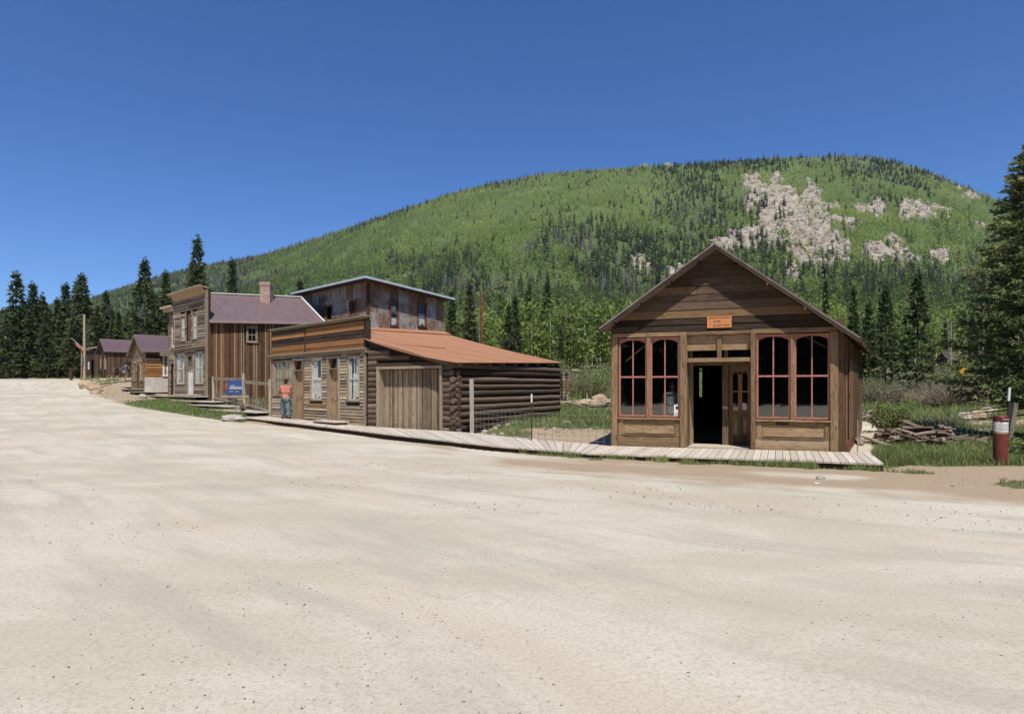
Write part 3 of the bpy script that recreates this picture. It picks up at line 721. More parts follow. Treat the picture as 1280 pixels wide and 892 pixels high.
for px,top in ((66,398),(72,375),(8,392),(30,380),(120,385),(148,392),(158,398),(226,372),(166,385),(195,372),(115,398),(-18,360),(-60,352),(-100,366)):
    tree(px,top,rr.uniform(88,112),rr.randrange(5),L0,GL,rr.uniform(.95,1.2))
# right hand group
tree(1147,344,41,1,'broad dark spruce standing tall behind the brown willow thicket',None,.88)
tree(1107,354,50,4,'tall slim spruce left of the broad dark one',None,.8)
tree(1086,380,46,0,'short dense spruce close behind the shop roof corner',None,.95)
tree(1067,362,54,2,'narrow brownish spruce just right of the shop roof',None,.75)
for px,top,Y,k,w,l in ((587,354,62,0,.8,'spruce behind the rust roof left of the thin rusty pipe'),(644,374,66,2,1.0,'thin dark spruce right of the rusty pipe'),(661,356,90,4,.8,'dark upright spruce high among the aspens'),(684,352,88,1,.75,'wide dark spruce among the aspens right of the upright one'),(636,384,64,3,.9,'bushy spruce just behind the ridge of the rust roof'),(701,412,74,2,.9,'small dark spruce above the willow bush'),(1181,404,96,2,1,'small spruce behind the grey utility poles'),(625,372,100,0,.8,'spruce far behind the rust roof, paler and half hidden'),(375,352,100,2,.9,'small spruce tip showing between chimney and metal house'),(1032,352,82,2,.6,'slim dark spruce peeking over the right slope of the shop roof'),(565,366,72,3,.8,'spruce at the right edge of the rusty metal house'),(1215,395,75,4,1.0,'spruce half hidden behind the big right hand tree')):
    tree(px,top,Y,k,l,'lone spruces among the aspens',w)
# the big spruce at the right edge
def hero():
    Y=18.5;X=ray(1300,Y);z=H(X,Y);ht=zz(168,Y)-z
    e=empty('spruce_tree',(X,Y,z),'big near spruce with pale green tips filling the right edge','tree')
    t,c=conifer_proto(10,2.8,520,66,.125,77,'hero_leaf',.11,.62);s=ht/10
    e.scale=(s,s,s);t.parent=e;c.parent=e
hero()
# ---- grass
def blades(name,boxes,label,hs=1.0,acc=masks):
    Vs=[];Ts=[]
    for (x0,x1,y0,y1,n,h0,h1,w) in boxes:
        X=RNG.uniform(x0,x1,n);Y=RNG.uniform(y0,y1,n);G,_=acc(X,Y);cl=sstep(vn(X*1.7,Y*1.7,14),.2,.7)
        k=RNG.uniform(0,1,n)<sstep(G,.25,.9)*(.35+.65*cl);X=X[k];Y=Y[k];cl=cl[k];m=len(X);Z=hgt(X,Y)-.02
        hh=RNG.uniform(h0,h1,m)*(.6+.8*cl)*hs;a=RNG.uniform(0,6.28,m);ln=RNG.uniform(.1,.75,m)*hh;b=RNG.uniform(0,6.28,m);ww=w*RNG.uniform(.6,1.3,m)
        P=np.stack([X,Y,Z],-1);d=np.stack([np.cos(a),np.sin(a),0*a],-1)*ww[:,None];l=np.stack([np.cos(b)*ln,np.sin(b)*ln,hh],-1)
        mid=l*np.array([.35,.35,.6]);V=np.stack([P-d,P+d,P+mid+d*.7,P+mid-d*.7,P+l+d*.1,P+l-d*.1],1);Vs.append(V.reshape(-1,3))
        t=.15+.5*vn(X*.6,Y*.6,77)+RNG.uniform(-.15,.25,m);t=np.where(RNG.uniform(0,1,m)<.09,.97,t);Ts.append(np.repeat(t,2))
    V=np.concatenate(Vs);i=np.arange(len(V)//6)*6;Fq=np.concatenate([np.stack([i,i+1,i+2,i+3],-1)[:,None],np.stack([i+3,i+2,i+4,i+5],-1)[:,None]],1).reshape(-1,4)
    o=npmesh(name,V,Fq,'grass_leaf',tint=np.clip(np.concatenate(Ts),0,1));tag(o,label,'grass',kind='stuff')
blades('grass',[(.2,8.6,11.8,17,75000,.05,.17,.006),(-2.2,4.5,17,24,16000,.06,.2,.009),(-2,9,23,37,45000,.10,.3,.014),
  (7.4,17,10,13,14000,.04,.12,.006),(8.2,20,12.8,22,120000,.05,.19,.008),(9,40,22,40,60000,.10,.28,.016),(-1,70,37,75,36000,.2,.6,.04),
  (-25,-11,27,46,80000,.05,.17,.014),(-70,-22,56,100,9000,.15,.4,.04)],'green grass tufts along the boardwalk and over the yards')
def pebbles():
    n=6500;X=RNG.uniform(-9,9,n);Y=3+11*RNG.uniform(0,1,n)**1.3;tm=[]
    k=RNG.uniform(0,1,n)<sstep(vn(X*.5,Y*.5,33),.3,.8)+.12;X=X[k];Y=Y[k];n=len(X)
    for j in range(5):
        mb=MB();mb.lump((0,0,0),(1,.8,.55),j,6,4,.25);tm.append((np.array(mb.v),np.array(mb.f)))
    s=RNG.uniform(.002,.007,n)*RNG.uniform(.6,1.8,n)*np.clip(Y/5,.7,1.8)
    o=scatter('pebbles',tm,np.stack([X,Y,hgt(X,Y)],-1),s,RNG.uniform(0,6.28,n),RNG.uniform(.6,1,n),RNG.integers(0,5,n),'outcrop_rock');tag(o,'loose pebbles strewn over the gravel road','gravel',kind='stuff')
    n=1500;X=RNG.uniform(-2,8,n);Y=RNG.uniform(18,50,n);G,D=masks(X,Y);k=(D>.4);X=X[k];Y=Y[k];n=len(X)
    X2=RNG.uniform(-34,-23,700);Y2=RNG.uniform(37,58,700);k=roadsd(X2,Y2)>.2;X=np.concatenate([X,X2[k]]);Y=np.concatenate([Y,Y2[k]]);n=len(X)
    o=scatter('rubble',tm,np.stack([X,Y,hgt(X,Y)],-1),RNG.uniform(.03,.12,n),RNG.uniform(0,6.28,n),RNG.uniform(0,1,n),RNG.integers(0,5,n),'outcrop_rock');tag(o,'small broken stones over the bare yard soil','rubble',kind='stuff')
pebbles()
# ---- shrubs
def shrub(name,X,Y,w,h,n,sz,mat,label,twigs=60,seed=0,group=None,low=.15):
    rg=np.random.default_rng(seed);z=H(X,Y);e=empty(name,(X,Y,z),label,'bush',group)
    mb=MB();tips=[]
    for k in range(twigs):
        a=rg.uniform(0,6.28);r=w*rg.uniform(.15,1)**.6;t=h*rg.uniform(.6,1.05)*math.sqrt(max(.08,1-(r/w*.85)**2));b=(math.cos(a)*w*.22*rg.uniform(),math.sin(a)*w*.22*rg.uniform(),-.05)
        tp=(math.cos(a)*r,math.sin(a)*r*.8,t);mb.cyl(b,tp,.012+.006*h,.004,4,2,.02*h,cap=False);tips.append((np.array(b),np.array(tp)))
    for v in mb.v: pass
    mb.v=[(x+X,y+Y,q+z) for x,y,q in mb.v];mb.obj('stems','twig',e)
    V=[];Fc=[]
    for k in range(n):
        b,t=tips[rg.integers(len(tips))];q=rg.uniform(low,1)**.55;p=b+(t-b)*q+rg.normal(size=3)*.09*w;p[2]=max(p[2],.02)
        a=rg.normal(size=3);a/=np.linalg.norm(a);c=np.cross(a,rg.normal(size=3));c/=np.linalg.norm(c)+1e-6;s=sz*rg.uniform(.6,1.3);i=len(V);V+=[p-a*s,p-c*s*.5,p+a*s,p+c*s*.5];Fc.append((i,i+1,i+2,i+3))
    npmesh('foliage',np.array(V)+np.array([X,Y,z]),np.array(Fc),mat,tint=rg.uniform(0,1,len(Fc)),parent=e)
    return e
shrub('bush',ray(1114,21),21,.85,1.05,2200,.045,'shrub_leaf','low round green bush between shop and woodpile',60,1)
shrub('willow_bush',ray(1190,34),34,2.5,1.75,2600,.05,'willow_leaf','large grey brown willow thicket behind the woodpile',420,2)
shrub('willow_bush',ray(1105,37),37,1.8,1.7,2600,.055,'willow_leaf','grey green willow left of the large brown thicket',160,3)
shrub('willow_bush',ray(740,44),44,2.2,2.2,4200,.06,'shrub_leaf','olive willow bush behind the boulders beside the shop',160,4)
shrub('willow_bush',ray(718,52),52,1.8,2.2,3000,.07,'willow_leaf','paler willow bush left of the olive one',120,5)
shrub('bush',ray(1270,15.2),15.2,.6,.55,1200,.035,'shrub_leaf','yellow green bush beside the red marker post',40,6)
shrub('bush',ray(1180,24),24,.9,.5,900,.04,'willow_leaf','low scrubby bush behind the woodpile wire fence',50,8)
shrub('willow_bush',ray(1165,46),46,2.2,2.4,3000,.07,'willow_leaf','tall thin willow behind the broad spruce',120,9)
shrub('willow_bush',ray(1235,44),44,2.4,2.6,3600,.07,'shrub_leaf','green willow below the yellow diamond sign',120,10)
shrub('willow_bush',ray(1080,40),40,1.6,2.0,2200,.06,'shrub_leaf','green willow at the shop corner under the spruces',100,11)
shrub('willow_bush',ray(1215,66),66,3.4,3.0,3000,.1,'shrub_leaf','broad willow in front of the small red roofed shed',110,12)
shrub('willow_bush',ray(690,60),60,2.2,2.8,2600,.09,'shrub_leaf','green willow behind the collapsed log crib',90,13)
shrub('willow_bush',ray(770,56),56,2.4,2.8,2600,.09,'shrub_leaf','green willow partly hidden by the shop left corner',90,14)

# ---- wooded slope on the other side of the road, behind the viewer
def behind():
    th=np.radians(np.linspace(64,298,90));ts=np.linspace(0,1,30);Th,Tg=np.meshgrid(th,ts);rad=lambda a:38+44*sstep(a,R(215),R(285))
    Rg=rad(Th)+Tg*420;Xg=np.sin(Th)*Rg;Yg=np.cos(Th)*Rg;Zg=-1+hgt(Xg,Yg)*0+3.2*sstep(Th,R(240),R(285))+Tg**.9*150+(fbm(Xg/40,Yg/40,3,6)-.5)*14*Tg
    idx=np.arange(Xg.size).reshape(Xg.shape);q=np.stack([idx[:-1,:-1],idx[1:,:-1],idx[1:,1:],idx[:-1,1:]],-1).reshape(-1,4)
    tag(npmesh('hill',np.stack([Xg,Yg,Zg],-1).reshape(-1,3),q,'hillside',vattr={'rock':np.zeros(Xg.size)},smooth=True),kind='structure')
    rg=np.random.default_rng(8);n=3400;a=rg.uniform(R(65),R(297),n);T=rg.uniform(0,.75,n)**1.6;r_=rad(a)+T*420;X=np.sin(a)*r_;Y=np.cos(a)*r_;Z=-1.8+3.2*sstep(a,R(240),R(285))+T**.9*150
    tm=[fins(13,2.3,12,7,rg) for _ in range(4)];sc_=rg.uniform(.7,1.3,n)
    o=scatter('conifer_wood',tm,np.stack([X,Y,Z],-1),sc_,rg.uniform(0,6.28,n),rg.uniform(.05,.6,n),rg.integers(0,4,n),'hill_conifer_leaf',.06);tag(o,'dark conifer wood on the slope across the road','forest',kind='stuff')
behind()
# ================================================================== FRONT SHOP
def shop():
    A=(2.72,17.4);B=(7.99,15.4);fr=Fr(A,B);W=fr.w;z0=.06
    S=lambda px,n=0: fr.s_(px,n)
    e=empty('shop_building',(*A,z0),'brown weathered gabled shop with red framed windows and an open black doorway','building')
    back=Vector((.515,.857))
    sd=lambda k:(Vector(A)+back*k)
    pk=fr.sz(893,305,.0);pks=pk[0]
    OH=.46
    pz=fr.sz(893,303,OH);lt=fr.sz(748,410,OH);rt=fr.sz(1076,421,OH)
    def ztop(s,dz=0):
        if s<pz[0]: return pz[1]+(lt[1]-pz[1])*(pz[0]-s)/(pz[0]-lt[0])+dz
        return pz[1]+(rt[1]-pz[1])*(s-pz[0])/(rt[0]-pz[0])+dz
    def slim(z,dz=-.10):
        l=pz[0]-(pz[1]+dz-z)*(pz[0]-lt[0])/(pz[1]-lt[1]);r=pz[0]+(pz[1]+dz-z)*(rt[0]-pz[0])/(pz[1]-rt[1]);return l,r
    # openings in the front (s0,s1,z0,z1)
    wl0,wl1=S(773.5),S(849.5);wr0,wr1=S(945.5),S(1037.5);rc0,rc1=S(858.8),S(938.6)
    zs=.84;zt=2.93;lz=2.98
    # gable boards
    m=MB();z=3.10
    while z<pz[1]-.12:
        p=random.uniform(.17,.23);zt_=min(z+p,pz[1]-.11)
        la,ra=slim(z);lb,rb=slim(zt_);la=max(0,la);ra=min(W,ra);lb=max(0,lb);rb=min(W,rb)
        cutp=[random.uniform(la+.6,ra-.6)] if ra-la>2 and random.random()<.6 else []
        xs=[(la,lb)]+[(c,c) for c in cutp]+[(ra,rb)]
        for (a,at),(b,bt) in zip(xs[:-1],xs[1:]): fr.tilt(m,a+.002,b-.003,z+random.uniform(0,.008),zt_-.004,-.05,.022*random.uniform(.7,1.5),.006,random.uniform(0,1),at+.002,max(at+.01,bt-.003))
        z=zt_
    m.obj('gable_boards','gable_dark',e,'dark wide horizontal boards of the gable')
    g=MB();fr.poly(g,[(0,3.0),(W,3.0),(W,ztop(W,-.13)),(pks,pz[1]-.14),(0,ztop(0,-.13))],-.12,-.055);g.obj('gable_backing','unlit_interior_wood',e)
    # lintel, posts
    m=MB();fr.box(m,.02,S(858),2.985,3.09,-.06,.055,'s',.55);fr.box(m,S(939),W-.12,2.985,3.10,-.06,.055,'s',.4)
    fr.box(m,S(858),S(939),3.0,3.085,-.06,.035,'s',.3);m.obj('lintel','post_tan',e)
    for a,b,n1 in ((0,.155,.05),(wl1+.02,rc0,.06),(rc1,wr0-.02,.06),(W-.30,W-.13,.06)):
        q=MB();fr.box(q,a,b,z0-.1,2.983,-.12,n1,'z',random.uniform(.3,.75));q.obj('post','post_tan',e)
    q=MB();fr.box(q,W-.127,W,z0-.1,3.3,-.12,.03,'z',.25);fr.box(q,W-.155,W-.13,z0-.1,3.0,.0,.045,'z',.1);q.obj('corner_board','gable_brown',e)
    # windows
    def pair(a,b,oddright):
        mid=(a+b)/2;mw=.042
        for i,(x,y) in enumerate(((a,mid-mw),(mid+mw,b))):
            fm='white_worn' if (oddright and i) and False else 'pink_paint'
            window(fr,e,x+.010,y-.010,zs+.02,zt+.012,.0,fm,.036,2,.51,'window_glass',casing='pink_paint',cw=.010,sill=False,arch=True,prj=.03)
        q=MB();fr.box(q,mid-mw+.002,mid+mw-.002,zs,zt+.03,-.05,.045,'z',.5);q.obj('mullion','post_tan',e)
        q=MB();fr.box(q,a-.03,b+.03,zs-.045,zs-.003,-.08,.075,'s',.7);q.obj('window_sill','post_tan',e)
        p=MB();zb=z0;t=zs-.047
        fr.box(p,a-.02,b+.02,zb,zb+.14,-.08,.012,'s');fr.box(p,a-.02,b+.02,zb+.142,zb+.30,-.08,.006,'s');fr.box(p,a-.02,b+.02,zb+.302,t,-.08,-.012,'s')
        fr.box(p,a+.0,a+.12,zb+.30,t-.01,-.01,.016,'z',.6);fr.box(p,b-.12,b,zb+.30,t-.01,-.01,.016,'z',.4)
        fr.box(p,a+.122,b-.122,t-.10,t-.012,-.01,.014,'s',.5);fr.box(p,a+.16,b-.16,zb+.36,t-.16,-.01,.004,'s',.8);fr.box(p,a+.12,b-.12,zb+.302,zb+.335,-.01,.03,'s',.3)
        p.obj('panel_below_window','shop_brown',e,'pale panelled wood below the window')
    pair(wl0,wl1,True);pair(wr0,wr1,False)
    q=MB();fr.box(q,S(970),S(986),zs-.14,zs-.055,.015,.022);q.obj('plaque','dark_iron',e)
    # recessed entry
    RD=-.95
    q=MB();fr.poly(q,[(rc0,z0-.1),(rc0+.03,z0-.1),(rc0+.03,3.0),(rc0,3.0)],RD,-.121,'z',.6)
    s2=S(866,RD)
    vs=[fr.p(rc0+.005,z0-.1,-.12),fr.p(rc0+.30,z0-.1,RD),fr.p(rc0+.30,3.0,RD),fr.p(rc0+.005,3.0,-.12)]
    q=MB();d0=S(866.0,RD)
    for k in range(5):
        a0=k/5;a1=(k+1)/5-.01
        P=lambda t,z:fr.p(rc0+.004+(d0-rc0-.004)*t,z,-.12+(RD+.12)*t)
        th=.02;pp=[P(a0,z0-.1),P(a1,z0-.1),P(a1,2.98),P(a0,2.98)];bk=[(x-.02,y+.01,z) for x,y,z in pp]
        q.add(pp+bk,[(0,1,2,3),(7,6,5,4),(0,4,5,1),(2,6,7,3),(0,3,7,4),(1,5,6,2)],[(0+a0*9,a0),(0+a0*9,a1),(3+a0*9,a1),(3+a0*9,a0)]*2)
    q.obj('reveal','shop_brown',e,'lit slanting side wall of the entry recess')
    d1=S(938.6,-.12)
    q=MB();
    P=lambda t,z:fr.p(rc1-.004+(S(942,RD)-rc1)*t,z,-.12+(RD+.12)*t)
    pp=[P(0,z0-.1),P(1,z0-.1),P(1,2.98),P(0,2.98)];bk=[(x+.02,y+.01,z) for x,y,z in pp]
    q.add(pp+bk,[(0,1,2,3),(7,6,5,4),(0,4,5,1),(2,6,7,3),(0,3,7,4),(1,5,6,2)],[(0,0),(0,1),(3,1),(3,0)]*2);q.obj('reveal','gable_brown',e)
    # wall over and beside the door at the back of the recess
    xd0,xd1=S(866.5,RD),S(902,RD);xl0,xl1=S(911,RD),S(938.6,RD)
    zd=fr.sz(880,453,RD)[1];zb=fr.sz(880,446,RD)[1]
    q=MB();fr.box(q,rc0+.002,rc1-.002,2.30,2.40,-.18,.03,'s',.55);q.obj('transom_bar','post_tan',e)
    q=MB();fr.box(q,xd0-.06,xd0,z0,2.36,RD-.06,RD+.04,'z');fr.box(q,xd1+.02,xl0-.01,z0,2.36,RD-.06,RD+.05,'z',.3);fr.box(q,xl1+.01,xl1+.25,z0,2.36,RD-.06,RD+.03,'z');fr.box(q,xd0,xl1+.2,2.24,2.36,RD-.06,RD+.03,'s',.4)
    fr.box(q,rc0,rc1+.3,2.85,3.0,RD-.06,RD+.03,'s');fr.box(q,rc0,rc1+.3,2.36,2.44,RD-.06,RD+.03,'s');mid=(rc0+rc1)/2
    fr.box(q,mid-.03,mid+.07,2.4,3.0,-.14,-.03,'z');fr.box(q,mid+.1,mid+.2,2.44,2.85,RD-.05,RD+.03,'z')
    q.obj('door_frame','shop_brown',e)
    q=MB();fr.box(q,rc0-.02,rc1+.02,2.78,2.985,-.11,-.085,'s',.9);fr.box(q,rc0-.02,rc1+.02,2.60,2.775,-.13,-.10,'s',.7);q.obj('transom_boards','post_tan',e,'pale boards above the entry')
    q=MB();fr.box(q,rc0+.1,rc1+.2,2.44,2.85,RD-.02,RD-.012);q.obj('transom_glass','window_glass',e)
    # the closed door leaf with two arched lights
    q=MB();dn=RD+.0;zl=z0+.03;zh=2.235;x0,x1=xl0,xl1;w=x1-x0
    fr.box(q,x0,x0+.10,zl,zh,dn-.045,dn,'z',.35);fr.box(q,x1-.08,x1,zl,zh,dn-.045,dn,'z',.5);fr.box(q,x0+.102,x1-.082,zl,zl+.28,dn-.045,dn-.002,'s',.15)
    c=(x0+x1)/2+.01;fr.box(q,x0+.102,x1-.082,.86,1.03,dn-.045,dn-.002,'s',.3);fr.box(q,x0+.102,x1-.082,2.05,zh,dn-.045,dn-.002,'s',.5);fr.box(q,c-.05,c+.05,zl+.282,.858,dn-.045,dn-.003,'z',.3)
    for a,b in ((x0+.102,c-.052),(c+.052,x1-.082)):
        fr.box(q,a,b,zl+.28,.86,dn-.04,dn-.022,'z',.6);fr.box(q,a+.03,b-.03,zl+.33,.80,dn-.03,dn-.010,'z',.8)
    for (a,b) in ((x0+.102,c-.055),(c+.055,x1-.082)):
        mm=10
        for k in range(mm):
            u0=a+(b-a)*k/mm;u1=a+(b-a)*(k+1)/mm;h=lambda x:2.05-.10*(1-math.sqrt(max(0,1-(2*(x-a)/(b-a)-1)**2)))
            fr.poly(q,[(u0,h(u0)),(u1,h(u1)),(u1,2.052),(u0,2.052)],dn-.044,dn-.004,'s',.5)
    d=q.obj('door_leaf','shop_brown',e,'closed panelled door leaf with two narrow arched lights')
    q=MB();fr.box(q,x0+.11,x1-.09,1.03,2.05,dn-.03,dn-.024);q.obj('pane','window_glass',d)
    q=MB();fr.box(q,c-.052,c+.052,1.03,2.0,dn-.04,dn+.006,'z',.8);q.obj('centre_strip','orange_board',d)
    q=MB()
    for (a,b) in ((x0+.102,c-.055),(c+.055,x1-.082)): fr.box(q,a,b,1.52,1.545,dn-.03,dn-.012,'s',.9)
    q.obj('glazing_bar','trim_grey',d)
    q=MB();fr.box(q,x1-.24,x1-.12,1.05,1.22,dn-.02,dn-.016);q.obj('notice','paper',d)
    # threshold & entry floor
    q=MB()
    for k in range(7):
        n1=-.0-.16*k;fr.box(q,rc0-.1,rc1+.2,z0-.04,z0+.035,n1-.155,n1,'s')
    q.obj('threshold','deck',e)
    # walls: side and back
    Bv=Vector(B);dep=8.6
    def side(P0,outward,label=None):
        P1=P0+back*dep;f2=Fr(P0,P1) if outward else Fr(P1,P0);w_=MB();zt_=ztop(W if outward else 0,-.14)
        vboards(w_,f2,.0,dep,lambda s:-.1,lambda s:(zt_ if not(outward and s>.7) else zt_-.0),.17,n0=-.03,th=.03,jit=.02,tr=(.05,.95),bat=.035);o=w_.obj('side_wall','gable_brown',e,label)
        k=MB();f2.box(k,0,dep,-.1,zt_,-.10,-.04);k.obj('side_backing','unlit_interior_wood',e);return f2
    fR=side(Vector(B),True,'dark vertical board wall on the right side');side(Vector(A),False)
    q=MB();fR.box(q,.15,4.6,-.12,.62,.005,.05,'s',.4);
    q=MB();fR.poly(q,[(.35,-.1),(6.6,-.1),(6.6,.42),(.35,.30)],.035,.075,'s',.4);q.obj('skirt_board','rust_pipe',e,'rusty red skirt board at the foot of the right wall')
    q=MB()
    s=1.1
    while s<5.2:
        w_=random.uniform(.12,.2);fR.box(q,s,s+w_,.1,2.35+random.uniform(-.06,.05),.045,.075,'z',random.choice((.1,.5,.9,.95)));s+=w_+.01
    q.obj('outer_boards','batten_brown',e,'lighter loose vertical boards leaning on the right wall')
    P1=Vector(A)+back*dep;P2=Vector(B)+back*dep;fb=Fr(P1,P2);k=MB()
    tz=ztop(pz[0],-.14)
    s_slot=fb.s_(874.5);s_slot2=fb.s_(869)
    ops=[(s_slot-.05,s_slot+.09,1.5,2.35),(s_slot2-.02,s_slot2+.10,1.1,1.6)]
    for x0_,x1_ in ((0,s_slot2-.02),(s_slot2+.10,s_slot-.05),(s_slot+.09,fb.w)):
        if x1_>x0_: fb.box(k,x0_,x1_,-.1,2.4,-.08,0)
    fb.box(k,s_slot-.05,s_slot+.09,-.1,1.3,-.08,0);fb.box(k,s_slot2-.02,s_slot2+.10,-.1,1.1,-.08,0);fb.box(k,s_slot2-.02,s_slot2+.10,1.55,2.4,-.08,0)
    fb.poly(k,[(0,2.4),(fb.w,2.4),(fb.w,ztop(W,-.14)),(pz[0],tz),(0,ztop(0,-.14))],-.08,0);k.obj('back_wall','unlit_interior_wood',e)
    k=MB();sheet(k,(*Vector(A),z0-.02),(*Vector(B),z0-.02),(*P1,z0-.02),(*P2,z0-.02),2,2,.05);k.obj('floor','unlit_interior_wood',e)
    # bracing seen through the glass
    k=MB();k.bar(fr.p(S(783,-.17),2.36,-.17),fr.p(S(812,-.17),2.86,-.17),.13,.04,tint=.95);k.bar(fr.p(S(991,-.17),3.06,-.17),fr.p(S(1042,-.17),2.52,-.17),.13,.04,tint=.95);k.obj('brace','post_tan',e,'pale diagonal brace behind the glass')
    k=MB();fr.box(k,S(788),S(806),1.15,1.85,-1.6,-1.55);k.obj('framed_print','curtain',e) if False else None
    # roof
    rd=MB();OHb=Vector((0,0));f=Vector((fr.n.x,fr.n.y))*OH;o3=lambda v2,z:(v2.x,v2.y,z)
    pF=Vector(A)+fr.d*pz[0]+f;lF=Vector(A)+fr.d*lt[0]+f;rF=Vector(A)+fr.d*rt[0]+f;bk=back*(dep+OH+.5)
    r1=MB();sheet(r1,o3(lF,lt[1]),o3(lF+bk,lt[1]),o3(pF,pz[1]),o3(pF+bk,pz[1]),24,10,.045);r1.obj('roof','shop_roof',e)
    r2=MB();sheet(r2,o3(rF,rt[1]),o3(rF+bk,rt[1]),o3(pF,pz[1]+.004),o3(pF+bk,pz[1]+.004),24,10,.045);r2.obj('roof','shop_roof',e)
    k=MB()
    for q0,q1,zq0,zq1 in ((lF,pF,lt[1],pz[1]),(rF,pF,rt[1],pz[1])):
        for inset in (.03,):
            a=q0-f.normalized()*inset;b=q1-f.normalized()*inset;k.bar(o3(a,zq0-.09),o3(b,zq1-.09),.03,.085,tint=.35)
    k.obj('barge_board','gable_dark',e)
    k=MB()
    for t in (.12,.36,.62,.86):
        for q0,zq0 in ((lF,lt[1]),(rF,rt[1])):
            a=q0.lerp(pF,t);z=zq0+(pz[1]-zq0)*t-.13;k.bar(o3(a-f*.05,z),o3(a-f*1.1,z),.06,.10)
    k.obj('purlin_ends','gable_dark',e)
    # exposed rafters under right eave
    k=MB()
    for t in range(8):
        b=back*(.5+t*1.1);k.bar(o3(rF+b,rt[1]-.08),o3(rF.lerp(pF,.2)+b,rt[1]+(pz[1]-rt[1])*.2-.08),.05,.09)
    k.obj('rafters','gable_dark',e)
    # name board and window notice
    sl,sr=S(884),S(914.6);zc=3.32
    sg=empty('name_sign',fr.p((sl+sr)/2,zc,.05),'small orange wooden sign with dark lettering on the shop gable','sign')
    k=MB();fr.box(k,sl,sr,3.165,3.46,.032,.062,'s',.5);k.obj('board','sign_orange',sg)
    for t,y,sz_,dx in (('AMERICAN HOUSE &',3.415,.060,0),('HOTEL',3.325,.062,-.06),('SALOON & BAR',3.225,.056,.06)):
        text_mesh('lettering',t,sz_,'ink_dark',fr,(sl+sr)/2+dx,y,.063,sg,sx=.92 if y>3.4 else 1.0)
    k=MB();fr.box(k,S(842.5),S(849),.90,1.19,-.030,-.026);nb=k.obj('window_notice','paper');tag(nb,'white paper notice in the lower corner of the left shop window','notice')
    k=MB();fr.box(k,S(844.5),S(847.5),1.06,1.15,-.0255,-.025);fr.box(k,S(843.5),S(848),.96,.97,-.0255,-.025);fr.box(k,S(843.5),S(848),.93,.94,-.0255,-.025);k.obj('print','ink_dark',nb)
    return fr
shopfr=shop()
